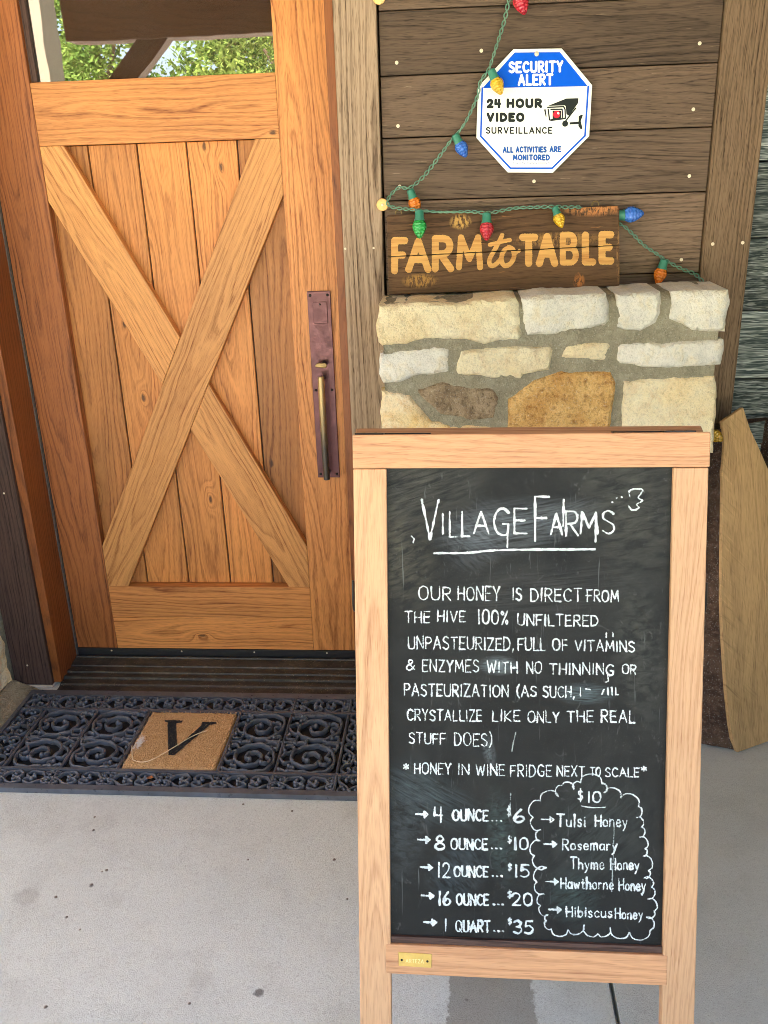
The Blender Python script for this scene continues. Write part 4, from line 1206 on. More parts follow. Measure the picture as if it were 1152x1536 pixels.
# ------------------------------------------------------------------ light string
def build_lights():
    t = thing("light_string", "green twisted wire of coloured faceted bulbs strung over the plank wall and sign", "string lights", onY((640, 310), -0.16))
    y0 = -0.160
    a = [((770, -40), y0), ((763, 0), y0), ((757, 30), y0), ((747, 62), y0 - .004), ((738, 90), y0 - .006), ((733, 104), y0 - .008), ((720, 124), y0 - .004), ((716, 145), y0 - .004), ((700, 180), y0), ((688, 198), y0), ((677, 210), y0),
         ((655, 240), y0), ((634, 266), y0), ((614, 282), y0 - .004), ((600, 281), y0), ((588, 290), y0), ((581, 303), y0 - .012), ((590, 311), y0 - .02), ((626, 315), -.196), ((660, 318), -.196), ((705, 317.5), -.192),
         ((735, 319), -.192), ((770, 312.5), -.19), ((800, 311), -.188), ((833, 310), -.19), ((850, 311), -.184), ((868, 310.5), -.176), ((880, 316), -.163), ((900, 325), -.158), ((932, 337), y0), ((950, 352), y0), ((966, 368), y0), ((984, 380), y0), ((1000, 391), y0),
         ((1022, 403), y0 - .004), ((1040, 410), y0), ((1050, 418), -.158)]
    pts = cat([onY(q, y) for q, y in a] + [np.array(q) for q in ((1.884, -.175, 1.13), (1.888, -.2, 1.05), (1.886, -.22, .95), (1.886, -.235, .84), (1.886, -.245, .80))], 8)
    # resample evenly and twist two strands
    P = np.array(pts); s = np.concatenate([[0], np.cumsum(np.linalg.norm(np.diff(P, axis=0), axis=1))])
    u = np.arange(0, s[-1], 0.004)
    C = np.array([np.interp(u, s, P[:, i]) for i in range(3)]).T
    wob = 0.5 + 0.5 * np.sin(u * 23.0) * np.sin(u * 9.0 + 1)
    mb = MB()
    for ph in (0, math.pi):
        st = []
        for i, c in enumerate(C):
            tt = C[min(i + 1, len(C) - 1)] - C[max(i - 1, 0)]; tt /= np.linalg.norm(tt) + 1e-9
            n1 = np.cross(tt, [0, 1, 0]); n1 /= np.linalg.norm(n1) + 1e-9
            an = u[i] * 2 * math.pi / 0.034 + ph
            rr = 0.0018 + 0.0022 * wob[i]
            st.append(c + n1 * math.cos(an) * rr + np.array([0, 1, 0]) * math.sin(an) * 0.0016)
        mb.tube(st, 0.0017, 6)
    obj("wire", mb, WIRE, t, smooth='all')
    cols = {'red': (0.50, 0.012, 0.03), 'yellow': (0.80, 0.44, 0.01), 'blue': (0.03, 0.16, 0.60), 'orange': (0.82, 0.20, 0.005), 'green': (0.01, 0.36, 0.06), 'amber': (0.5, 0.28, 0.01)}
    mats = {k: mat_bulb(k + "_bulb_plastic", v) for k, v in cols.items()}
    B = [('red', (772, -26), (787, 21), -.168, -.168), ('yellow', (736, 104), (752, 141), -.170, -.172), ('blue', (682, 201), (699, 235), -.166, -.166), ('orange', (615, 284), (627, 319), -.168, -.168),
         ('green', (629, 315), (629.5, 357), -.202, -.215), ('red', (730, 319), (730, 360), -.198, -.212), ('yellow', (832, 310), (843, 341), -.196, -.206), ('blue', (920, 324), (965, 320), -.160, -.164), ('orange', (997, 389), (986, 426), -.166, -.168),
         ('amber', (1.886, -.245, .800), (1.918, -.290, .782), 0, 0)]
    lens = [(0.0, .0085), (.0015, .0098), (.0065, .0122), (.0115, .0128), (.017, .0118), (.0225, .0097), (.028, .0068), (.032, .0046), (.0342, .0026), (.035, .0008)]
    for col, q0, q1, ya, yb in B:
        p0, p1 = (onY(q0, ya), onY(q1, yb)) if len(q0) == 2 else (np.array(q0), np.array(q1))
        Lh = np.linalg.norm(p1 - p0); ax = (p1 - p0) / Lh
        k = Lh / 0.058
        so = obj("bulb_socket", MB().lathe(p0, ax, [(0, .0065 * k), (.002 * k, .0092 * k), (.018 * k, .0102 * k), (.0195 * k, .0114 * k), (.022 * k, .0114 * k), (.0225 * k, .009 * k)], 14), SOCK, t, smooth=True)
        mb = MB()
        pr = [(p0 + ax * 0.0220 * k, d * k, r * k) for d, r in lens]
        mb.lathe(p0 + ax * 0.0222 * k, ax, [(d * k * 1.06, r * k * 1.22) for d, r in lens], 24)
        o = obj("bulb", mb, mats[col], so, smooth='all')
        at = o.data.attributes.new("bc", 'FLOAT_VECTOR', 'POINT')
        n = 24
        vals = []
        for i in range(len(o.data.vertices)):
            ring, j = divmod(i, n)
            vals += [j / n * 2 * math.pi * 4, min(ring, len(lens) - 1) and lens[min(ring, len(lens) - 1)][0] * 520, 0]
        at.data.foreach_set("vector", vals)
        o['label'] = col + " faceted bulb"
    for q, lab in (((574, 307), "round pale wooden peg on the casing where the wire turns, beside the orange bulb"), ((569, -3), "round pale wooden peg at the top edge of the picture on the casing")):
        p = onY(q, TRIM_Y - .004)
        mb = MB().lathe((p[0], TRIM_Y + .001, p[2]), (0, -1, 0), [(0, .010), (.006, .0105), (.010, .0145), (.013, .0150), (.0155, .0135), (.0165, .009)], 24)
        o = obj("wall_peg", mb, PEG, None, smooth=True, loc=(p[0], TRIM_Y, p[2]))
        tag(o, lab, "peg", "pegs holding the light string")
        obj("peg_screw", MB().lathe((p[0], TRIM_Y - .0165, p[2]), (0, -1, 0), [(0, .0035), (.0012, .0025)], 10), SCREW, o, smooth=True)
build_lights()

# ------------------------------------------------------------------ chalkboard A-frame
LEAN = 0.2699
BU = np.array([1.0, -0.0034, 0.0]); BU /= np.linalg.norm(BU)
BV = np.array([0, -math.sin(LEAN), -math.cos(LEAN)])           # down the slope
BN = np.cross(BU, BV); BN = BN if BN[1] < 0 else -BN           # towards the viewer
BO = np.array([1.365, -1.1485, 0.996]) - BU * 0.28
def bp(u, v, w=0.0): return BO + BU * u + BV * v + BN * w
def bpx(q):
    p = onP(q, BO, BN) - BO
    return np.array([np.dot(p, BU), np.dot(p, BV)])

def build_chalkboard():
    W = 0.56
    VB = (0.996 - FLOOR) / math.cos(LEAN) - 0.003
    c = (bp(0, VB) + bp(W, VB)) / 2
    t = thing("chalkboard_sign", "blond wood framed A-frame chalkboard listing honey prices in white chalk", "chalkboard", (c[0], c[1] + .25, FLOOR))
    def slab(u0, u1, v0, v1, w0, w1, L, seed, mat, name, par=t, bev=0.002):
        return obj(name, MB().prism([bp(u0, v0, w1), bp(u1, v0, w1), bp(u1, v1, w1), bp(u0, v1, w1)], BN * (w0 - w1), L, seed, 0.03), mat, par, bevel=bev)
    sw = 0.0538
    slab(0, sw, 0.0008, VB, -0.022, 0, BV, 3, FRAMES, "stile")
    slab(W - sw, W, 0.0008, VB, -0.022, 0, BV, 8, FRAMES, "stile")
    slab(-0.0005, W + .0015, -0.0545, 0, -0.0225, 0.0012, BU, 5, FRAMEW, "top_rail")
    slab(sw - .008, W - sw + .008, 0.8087, 0.8616, -0.020, 0.0012, BU, 12, FRAMEW, "bottom_rail")
    o = slab(sw - .004, W - sw + .004, -0.004, 0.803, -0.0125, -0.0095, BV, 1, SLATE, "slate", bev=0)
    me = o.data
    at = me.attributes.new("bc", 'FLOAT_VECTOR', 'POINT')
    base = np.array(worldloc(t))
    vals = []
    for v in me.vertices:
        p = np.array(v.co) + base - BO
        vals += [float(np.dot(p, BU)), float(np.dot(p, BV)), 0.0]
    at.data.foreach_set("vector", vals)
    slab(sw, W - sw, 0.797, 0.8085, -0.019, -0.004, BU, 2, TRIMD, "ledge_strip", bev=.001)
    # writing
    z6 = lambda p: (520 + p[0] / 1.8228, 680 + p[1] / 1.8228)
    z7 = lambda p: (520 + p[0] / 1.8228, 1100 + p[1] / 1.8228)
    rn = random.Random(12)
    def wr(name, strokes, zz, r=0.00155, rough=0.00045, cell=0.0008, mat=CHALK):
        st = []
        for s in strokes:
            rr = r
            if isinstance(s, tuple) and len(s) == 2 and isinstance(s[1], float): s, rr = s
            pl = [bpx(zz(p)) for p in s]
            st.append((pl, rr * rn.uniform(.72, 1.02)))
        vf = ink([(a, b * .88) for a, b in st], r * 1.6, cell, rough, press=0.75)
        return obj(name, ink_mb(vf, lambda p: bp(p[0], p[1], -0.0092), BN), mat, t)
    def words(lst, jit=.06):
        out = []
        for tx, x0, x1, yt, yb in lst: out += word(tx, (x0, x1, yt, yb), 1.5, jit, .26, .012, rn)
        return out
    title = words([("V", 203, 252, 128, 238), ("I", 259, 266, 165, 222), ("L", 280, 304, 160, 232), ("L", 314, 338, 160, 230), ("A", 346, 390, 158, 222), ("G", 402, 446, 150, 226), ("E", 458, 495, 150, 222),
                   ("F", 515, 556, 116, 244), ("A", 558, 592, 165, 225), ("R", 600, 636, 160, 228), ("M", 640, 690, 160, 222), ("S", 700, 735, 155, 222)], .02)
    title += [[(441, 200), (440, 258)], [(682, 170), (683, 242)], [(595, 128), (594, 200)], cat([(238, 275), (330, 274), (430, 266), (680, 264)], 6)]
    wr("title_lettering", title, z6, 0.0020)
    dd = cat([(778, 120), (775, 105), (790, 98), (812, 100), (806, 112), (800, 122), (812, 130), (796, 140), (802, 150), (784, 156), (774, 146)], 6)
    wr("bee_doodle", [dd, cat([(812, 102), (818, 106)], 3), [(728, 134), (730, 134)], [(740, 124), (742, 123)], [(754, 120), (756, 121)]], z6, 0.0012)
    wr("chalk_tick", [[(176, 228), (184, 236), (180, 246)]], z6, 0.0012)
    body = words([("OUR", 195, 285, 365, 404), ("HONEY", 303, 420, 365, 405), ("IS", 453, 480, 368, 405), ("DIRECT", 503, 645, 371, 408), ("FROM", 658, 747, 375, 409),
                  ("THE", 157, 228, 434, 467), ("HIVE", 247, 325, 433, 465), ("100%", 358, 443, 431, 471), ("UNFILTERED", 467, 690, 441, 474),
                  ("UNPASTEURIZED,", 166, 458, 503, 539), ("FULL", 468, 545, 507, 543), ("OF", 563, 607, 510, 543), ("VITAMINS", 625, 790, 513, 545),
                  ("&", 160, 187, 565, 598), ("ENZYMES", 205, 362, 567, 602), ("WITH", 383, 468, 571, 604), ("NO", 492, 535, 573, 607), ("THINNING", 555, 733, 576, 609), ("OR", 755, 795, 580, 608),
                  ("PASTEURIZATION", 155, 443, 633, 668), ("(AS", 465, 520, 638, 670), ("SUCH,", 537, 625, 640, 672),
                  ("CRYSTALLIZE", 163, 370, 703, 736), ("LIKE", 398, 475, 706, 738), ("ONLY", 495, 583, 708, 741), ("THE", 603, 677, 708, 740), ("REAL", 697, 792, 706, 741),
                  ("STUFF", 168, 270, 768, 800), ("DOES)", 293, 398, 769, 806)])
    body += [[(655, 391), (668, 392)], [(640, 645), (641, 668)], [(655, 648), (668, 650)], [(700, 662), (706, 650)], [(716, 645), (717, 664)], [(727, 644), (728, 664)], [(738, 644), (738, 664), (745, 664)],
             [(712, 495), (712, 506)], [(730, 494), (731, 504)], [(716, 610), (718, 626), (710, 630)]]
    wr("description_lettering", body, z6, 0.00135)
    note = words([("*", 153, 168, 86, 116), ("HONEY", 183, 285, 86, 118), ("IN", 303, 335, 88, 119), ("WINE", 352, 433, 89, 121), ("FRIDGE", 447, 562, 91, 124), ("NEXT", 575, 653, 93, 124), ("TO", 667, 697, 96, 122), ("SCALE", 708, 803, 97, 125), ("*", 806, 823, 92, 120)])
    wr("note_lettering", note, z7, 0.0013)
    pr = words([("4", 237, 262, 206, 250), ("OUNCE", 288, 387, 214, 246), ("6", 457, 487, 213, 250), ("8", 240, 268, 285, 326), ("OUNCE", 283, 385, 294, 325), ("10", 457, 497, 291, 325),
                ("12", 247, 282, 361, 402), ("OUNCE", 292, 387, 369, 400), ("15", 459, 500, 366, 401), ("16", 249, 284, 440, 478), ("OUNCE", 298, 388, 446, 478), ("20", 452, 508, 444, 479),
                ("1", 266, 273, 513, 550), ("QUART", 296, 392, 519, 551), ("35", 455, 510, 518, 556)], .04)
    for ax, ay in ((188, 228), (193, 298), (200, 374), (203, 452), (210, 525)): pr += arrow(ax, ax + 33, ay, 8)
    for x0, y0 in ((397, 245), (396, 321), (398, 397), (401, 475), (402, 548)):
        for i in range(3): pr.append([(x0 + i * 12, y0), (x0 + i * 12 + 2, y0 + 1)])
    dol = words([("$", 437, 450, 206, 234), ("$", 439, 452, 285, 308), ("$", 440, 452, 362, 384), ("$", 439, 452, 436, 459), ("$", 440, 452, 512, 532)], 0)
    wr("price_lettering", pr + [(s, 0.0012) for s in dol], z7, 0.0020)
    fl = words([("Tulsi", 575, 655, 226, 262), ("Honey", 680, 770, 227, 262), ("Rosemary", 590, 742, 294, 326), ("Thyme", 612, 706, 345, 378), ("Honey", 722, 802, 347, 380),
                ("Hawthorne", 585, 732, 400, 433), ("Honey", 745, 820, 404, 438), ("Hibiscus", 600, 728, 479, 511), ("Honey", 735, 812, 484, 515), ("10", 660, 697, 164, 196)], .05)
    for ax, ay in ((533, 242), (540, 310), (545, 413), (553, 490)): fl += arrow(ax, ax + 34, ay, 8)
    fl += words([("$", 633, 648, 158, 192)], 0) + [cat([(643, 205), (675, 209), (708, 208)], 4)]
    wr("flavour_lettering", fl, z7, 0.00150)
    loop = [(622, 158), (640, 140), (700, 143), (706, 168), (752, 182), (800, 206), (794, 236), (808, 262), (804, 290), (818, 322), (812, 342), (828, 382), (816, 402), (836, 428), (826, 460), (843, 494), (822, 510), (832, 546), (775, 552), (722, 540), (688, 556), (650, 532), (606, 545), (560, 543), (546, 520), (552, 504),
            (530, 478), (540, 446), (520, 414), (545, 374), (513, 342), (528, 300), (532, 270), (510, 236), (530, 190), (580, 178), (590, 148)]
    cl = []
    cen = np.array([675.0, 350.0])
    for a, b in zip(loop, loop[1:] + loop[:1]):
        a, b = np.array(a, float), np.array(b, float)
        d = b - a; n = np.array([d[1], -d[0]]) / (np.linalg.norm(d) + 1e-6)
        if np.dot(n, (a + b) / 2 - cen) < 0: n = -n
        h = np.linalg.norm(d) * 0.42
        cl.append(cat([a, a + d * .12 + n * h * .7, a + d * .5 + n * h, a + d * .88 + n * h * .7, b], 5))
    wr("cloud_outline", cl, z7, 0.00125)
    GREYC = mat_chalk("grey_chalk", (150, 160, 158))
    for dr in ([(449, 170), (447, 205), (449, 232)], [(733, 250), (731, 330), (726, 440)], [(463, 2), (456, 30), (452, 55)]):
        wr("chalk_drip", [cat(dr, 5)], z7, 0.0009, mat=GREYC)
    # maker's plate
    q = [bpx(p) for p in ((597, 1427), (647, 1430), (646.5, 1450.5), (597.5, 1447.5))]
    pl = obj("name_plate", MB().prism([bp(*p, 0.0028) for p in q], -BN * 0.0017, BU), BRASS, t, bevel=0.0008)
    for p in ((602, 1438.5), (640.5, 1440.5)):
        b = bpx(p)
        obj("nail", MB().lathe(bp(*b, 0.0025), BN, [(0, .0022), (.0010, .0018)], 10), BLACKM, pl, smooth=True)
    st = [[bpx(p) for p in s] for s in word("ARTEZA", (608, 635, 1436.5, 1442.5), 0.3, 0, .3, .04)]
    obj("engraving", ink_mb(ink(st, 0.00042, 0.0003), lambda p: bp(p[0], p[1], 0.0030), BN), plain("engraved", srgb(248, 226, 160), .4, .3), pl)
    # back legs, hinges, spreaders
    top = bp(W / 2, -0.0545, -0.012)
    bl = np.array([0, math.sin(LEAN), -math.cos(LEAN)]); bn = np.array([0, math.cos(LEAN), math.sin(LEAN)])
    bo = bp(0, -0.0545, -0.0275) + np.array([0, 0.004, -0.002])
    LB = (bo[2] - FLOOR) / math.cos(LEAN) - 0.012
    def back(u0, u1, v0, v1, L, seed, name):
        f = [bo + BU * u0 + bl * v0, bo + BU * u1 + bl * v0, bo + BU * u1 + bl * v1, bo + BU * u0 + bl * v1]
        return obj(name, MB().prism(f, bn * 0.022, L, seed, .03), FRAMEW, t, bevel=.002)
    back(0.0, sw, 0.051, LB, bl, 21, "back_leg"); back(W - sw, W, 0.051, LB, bl, 22, "back_leg")
    back(0.0, W, 0.0, 0.050, BU, 23, "back_rail"); back(sw + .0005, W - sw - .0005, .80, .85, BU, 24, "back_rail")
    for u0, u1 in ((0.003, 0.050), (W - .068, W - .020)):
        h = obj("hinge", MB().prism([bp(u0, -0.0570, -.001), bp(u1, -0.0570, -.001), bp(u1, -.0545, -.001), bp(u0, -.0545, -.001)], -BN * 0.050, BU), BLACKM, t, bevel=.0006)
        for f in (.3, .7):
            obj("hinge_screw", MB().lathe(bp(u0 + (u1 - u0) * f, -.0565, -.011), -BV, [(0, .0035), (.0012, .0025)], 10), BRASSD, h, smooth=True)
    for u0, u1 in ((.050, .125), (W - .145, W - .069)):
        obj("hinge", MB().prism([bp(u0, -0.0565, -.019), bp(u1, -0.0565, -.019), bp(u1, -.0545, -.019), bp(u0, -.0545, -.019)], -BN * 0.018, BU), BLACKM, t, bevel=.0006)
    for u in (-0.0035, W + .0035):
        a = bp(u, 0.185, -.010); b = bp(u, 0.23, -.014)
        c2 = bo + BU * u + bl * 0.30 + bn * .01
        obj("spreader_chain", MB().tube(cat([a, b, bp(u, .245, -.05), (b + c2) / 2 + np.array([0, 0, -.05]), c2], 8), 0.0022, 8), BLACKM, t, smooth=True)
build_chalkboard()

# ------------------------------------------------------------------ doormat
def build_mat():
    z0, zt = FLOOR + 0.0006, FLOOR + 0.0125
    X0, X1, Y0, Y1 = -0.078, 1.026, -0.659, -0.188            # outer frame
    t = thing("door_mat", "black scrolled rubber doormat with a coir square lettered V", "door mat", (0.474, -0.43, FLOOR))
    mb = MB()
    r = 0.0056
    zc = FLOOR + 0.0098
    def bar(xa, ya, xb, yb, rr=r, h=zc): mb.tube([(xa, ya, h), (xb, yb, h)], rr, 8, flat=((0, 0, 1), 1.6))
    # outer rim as a flat strip
    for xa, xb, ya, yb in ((X0, X1, Y0, Y0 + .020), (X0, X1, Y1 - .026, Y1), (X0, X0 + .012, Y0 + .0201, Y1 - .0261), (X1 - .012, X1, Y0 + .0201, Y1 - .0261)):
        mb.box(xa, xb, ya, yb, z0, FLOOR + .0155)
    ys = (-0.575, -0.291)
    for y in ys: mb.box(X0 + .012, X1 - .012, y - .0045, y + .0045, z0, FLOOR + .0172)
    cols = [0.015, 0.1755, 0.336, 0.612, 0.766, 0.9335]
    for x in cols:
        if x in (0.336, 0.612): bar(x, ys[0], x, ys[1], .006)
        else: bar(x, Y0 + .02, x, Y1 - .026, .0048)
    def cur(pts, rr=r, k=7):
        pts = cat([np.array(p) for p in pts], k)
        mb.tube([(p[0], p[1], zc + 0.0016 * math.sin(i * .9)) for i, p in enumerate(pts)], [rr * (0.86 + 0.14 * math.sin(math.pi * i / (len(pts) - 1))) for i in range(len(pts))], 8, flat=((0, 0, 1), 1.7))
        for e in (pts[0], pts[-1]): mb.sphere((e[0], e[1], zc + .0012), rr * 1.35, 5, (1, 1, 1.35))
    def spiral(c, r0, r1, a0, turns, sx=1.0, sy=1.0, n=16, rr=r):
        pts = []
        for i in range(n + 1):
            f = i / n
            a = a0 + turns * 2 * math.pi * f
            R = r0 + (r1 - r0) * f
            pts.append((c[0] + sx * R * math.cos(a), c[1] + sy * R * math.sin(a)))
        return pts
    def tile(x0, x1, mirror):
        w, h = x1 - x0, ys[1] - ys[0]
        def m(u, v):
            if mirror: u = 1 - u
            return (x0 + u * w, ys[0] + v * h)
        for half in (0, 1):
            # v measured from the near edge; the two halves mirror in v
            def f(u, v): return m(u, v * .5 if half == 0 else 1 - v * .5)
            S2 = lambda pts, rr=r: cur([f(*p) for p in pts], rr)
            # big C scroll with inner volute
            S2([(.95, .16), (.80, .10), (.72, .20), (.80, .26)], .0045)
            S2([(.80, .10), (.60, .09), (.38, .06), (.16, .16), (.08, .42), (.16, .72), (.36, .90), (.58, .88), (.76, .74), (.80, .52), (.70, .32), (.52, .25), (.36, .34), (.32, .52), (.42, .66), (.56, .64), (.60, .50), (.52, .44)])
            S2([(.16, .72), (.24, .54), (.14, .46), (.20, .34), (.30, .36)], .0045)
            S2([(.36, .90), (.24, .98), (.08, .94), (.10, .80), (.2, .84)], .0045)
            S2([(.76, .74), (.90, .66), (.97, .48), (.88, .36), (.78, .42)], .0045)
            S2([(.76, .74), (.84, .90), (.96, .86), (.94, .74)], .0045)
            S2([(.58, .88), (.66, .99), (.80, .98)], .0045)
            S2([(.60, .09), (.74, .02), (.92, .03)], .004)
        cur([m(.02, .5), (m(.2, .5))], .004); cur([m(.62, .5), m(.98, .5)], .004)
    tile(cols[0], cols[1], False); tile(cols[1], cols[2], False)
    tile(cols[3], cols[4], True); tile(cols[4], cols[5], True)
    # scroll band: heart shaped pairs
    def band(o, ex, ey, L, H, n):
        o, ex, ey = np.array(o), np.array(ex), np.array(ey)
        p = L / n
        for i in range(n):
            for mx in (0, 1):
                def f(u, v):
                    uu = (u if not mx else 1 - u)
                    q = o + ex * (i + uu) * p + ey * v * H
                    return (q[0], q[1])
                q = lambda pts, rr=.0042: cur([f(*a) for a in pts], rr, 5)
                q([(.0, .5), (.10, .52), (.20, .84), (.36, .90), (.46, .70), (.40, .50), (.30, .55), (.33, .68)])
                q([(.04, .46), (.16, .36), (.26, .12), (.40, .10), (.47, .30), (.40, .42), (.33, .34)])
                q([(.0, .12), (.08, .10), (.14, .24), (.06, .32)], .0038)
                q([(.0, .90), (.08, .92), (.13, .78), (.05, .70)], .0038)
    band((cols[0], Y0 + .021, 0), (1, 0, 0), (0, 1, 0), cols[5] - cols[0], ys[0] - .0045 - Y0 - .021, 6)
    band((cols[0], ys[1] + .0045, 0), (1, 0, 0), (0, 1, 0), cols[5] - cols[0], Y1 - .026 - ys[1] - .0045, 6)
    band((X0 + .012, Y0 + .02, 0), (0, 1, 0), (1, 0, 0), Y1 - Y0 - .046, cols[0] - X0 - .014, 3)
    band((cols[5] + .002, Y0 + .02, 0), (0, 1, 0), (1, 0, 0), Y1 - Y0 - .046, X1 - cols[5] - .014, 3)
    obj("rubber_grid", mb, RUBBER, t, smooth=True)
    obj("gap_shade_sheet", MB().box(X0 + .001, 0.3440, Y0 + .001, Y1 - .001, FLOOR + .0003, FLOOR + .0022).box(.6040, X1 - .001, Y0 + .001, Y1 - .001, FLOOR + .0003, FLOOR + .0022).box(.3441, .6039, Y0 + .001, -.5662, FLOOR + .0003, FLOOR + .0022).box(.3441, .6039, -.2995, Y1 - .001, FLOOR + .0003, FLOOR + .0022), GAPDARK, t)  # added sheet, its dark colour stands in for shade in the gaps
    # coir square
    cx0, cx1, cy0, cy1 = 0.3445, 0.6035, -0.5655, -0.300
    mb = MB()
    n = 60
    gd = {}
    for i in range(n + 1):
        for j in range(n + 1):
            x, y = cx0 + (cx1 - cx0) * i / n, cy0 + (cy1 - cy0) * j / n
            e = min(i, j, n - i, n - j)
            z = FLOOR + (0.0175 if e > 0 else 0.010) + random.uniform(-.0012, .0012)
            gd[i, j] = mb.addv((x + random.uniform(-.0006, .0006), y + random.uniform(-.0006, .0006), z))
    for i in range(n):
        for j in range(n):
            mb.face([gd[i, j], gd[i + 1, j], gd[i + 1, j + 1], gd[i, j + 1]])
    rim = [gd[i, 0] for i in range(n)] + [gd[n, j] for j in range(n)] + [gd[i, n] for i in range(n, 0, -1)] + [gd[0, j] for j in range(n, 0, -1)]
    low = [mb.addv((mb.v[i][0], mb.v[i][1], z0)) for i in rim]
    for k in range(len(rim)):
        mb.face([rim[k], low[k], low[(k + 1) % len(rim)], rim[(k + 1) % len(rim)]])
    ci = obj("coir_square", mb, COIR, t, smooth='all')
    rr = random.Random(6)
    mb = MB()
    for _ in range(5200):                                     # bristle tufts
        x, y = rr.uniform(cx0 + .001, cx1 - .001), rr.uniform(cy0 + .001, cy1 - .001)
        a = rr.uniform(0, 6.283); l = rr.uniform(.003, .008); ww = .0006
        dx, dy = math.cos(a) * l, math.sin(a) * l
        z = FLOOR + .0172
        i0 = mb.addv((x - dy / l * ww, y + dx / l * ww, z)); i1 = mb.addv((x + dy / l * ww, y - dx / l * ww, z)); i2 = mb.addv((x + dx, y + dy, z + rr.uniform(.001, .004)))
        mb.face([i0, i1, i2])
    b = obj("coir_bristles", mb, plain("coir_bristle", srgb(240, 202, 150), .9, 0, .35, 300), ci)
    # letter V : serifed, painted on the coir
    zf = lambda p: (180 + p[0] / 5.76, 1040 + p[1] / 5.76)
    to2 = lambda p: tuple(onZ(zf(p), FLOOR + .0158)[:2])
    polys = [[(388, 240), (544, 244), (536, 262), (488, 266), (492, 420), (500, 470), (700, 290), (705, 272), (712, 256), (835, 258), (830, 270), (780, 280), (470, 545), (420, 540), (412, 300), (416, 262), (388, 254)]]
    vf = ink([], .001, .0016, rough=.0009, polys=[[to2(p) for p in q] for q in polys])
    obj("letter", ink_mb(vf, lambda p: (p[0], p[1], FLOOR + .0196 + rr.uniform(-.0006, .0006)), (0, 0, 1)), plain("black_letter", srgb(30, 29, 31), .9, 0, .35, 250, .003, 400), t)
    # pale straw, fluff and leaf crumb lying on the mat
    pts = [onZ(zf(p), FLOOR + .0225) for p in ((102, 452), (106, 540), (112, 572), (150, 588), (210, 592), (290, 566), (390, 510), (500, 444), (610, 378), (690, 342), (754, 322))]
    c = pts[5]
    s = MB().tube(cat(pts, 6), 0.0012, 7)
    tag(obj("straw", s, PALE, None, smooth='all', loc=tuple(c)), "long thin pale straw curling across the coir square", "straw")
    q = onZ(zf((170, 430)), FLOOR + .022)
    mb = MB()
    for _ in range(420):
        a = rr.uniform(0, 6.283); d = rr.gauss(0, .5)
        bx = q[0] + rr.gauss(0, .004) + d * .004; by = q[1] + rr.gauss(0, .013); bz = q[2] + rr.uniform(-.002, .005)
        l = rr.uniform(.003, .009); ww = .0006
        dx, dy = math.cos(a), math.sin(a)
        mb.face([mb.addv((bx - dy * ww, by + dx * ww, bz)), mb.addv((bx + dy * ww, by - dx * ww, bz)), mb.addv((bx + dx * l, by + dy * l, bz + rr.uniform(0, .003)))])
    tag(obj("fluff", mb, FLUFF, None, loc=tuple(q)), "tuft of white fluff on the left edge of the coir square", "fluff")
    q = onZ((225, 1167), FLOOR + .0195)
    mb = MB().prism([q + np.array(d) for d in ((-.008, -.002, 0), (.001, -.005, .001), (.009, 0, .002), (.003, .006, .003), (-.004, .004, .001))], (0, 0, .0008), (1, 0, 0))
    tag(obj("leaf_scrap", mb, LEAFD, None, loc=tuple(q)), "rust-brown scrap of dry leaf on the front border of the doormat", "leaf")
build_mat()

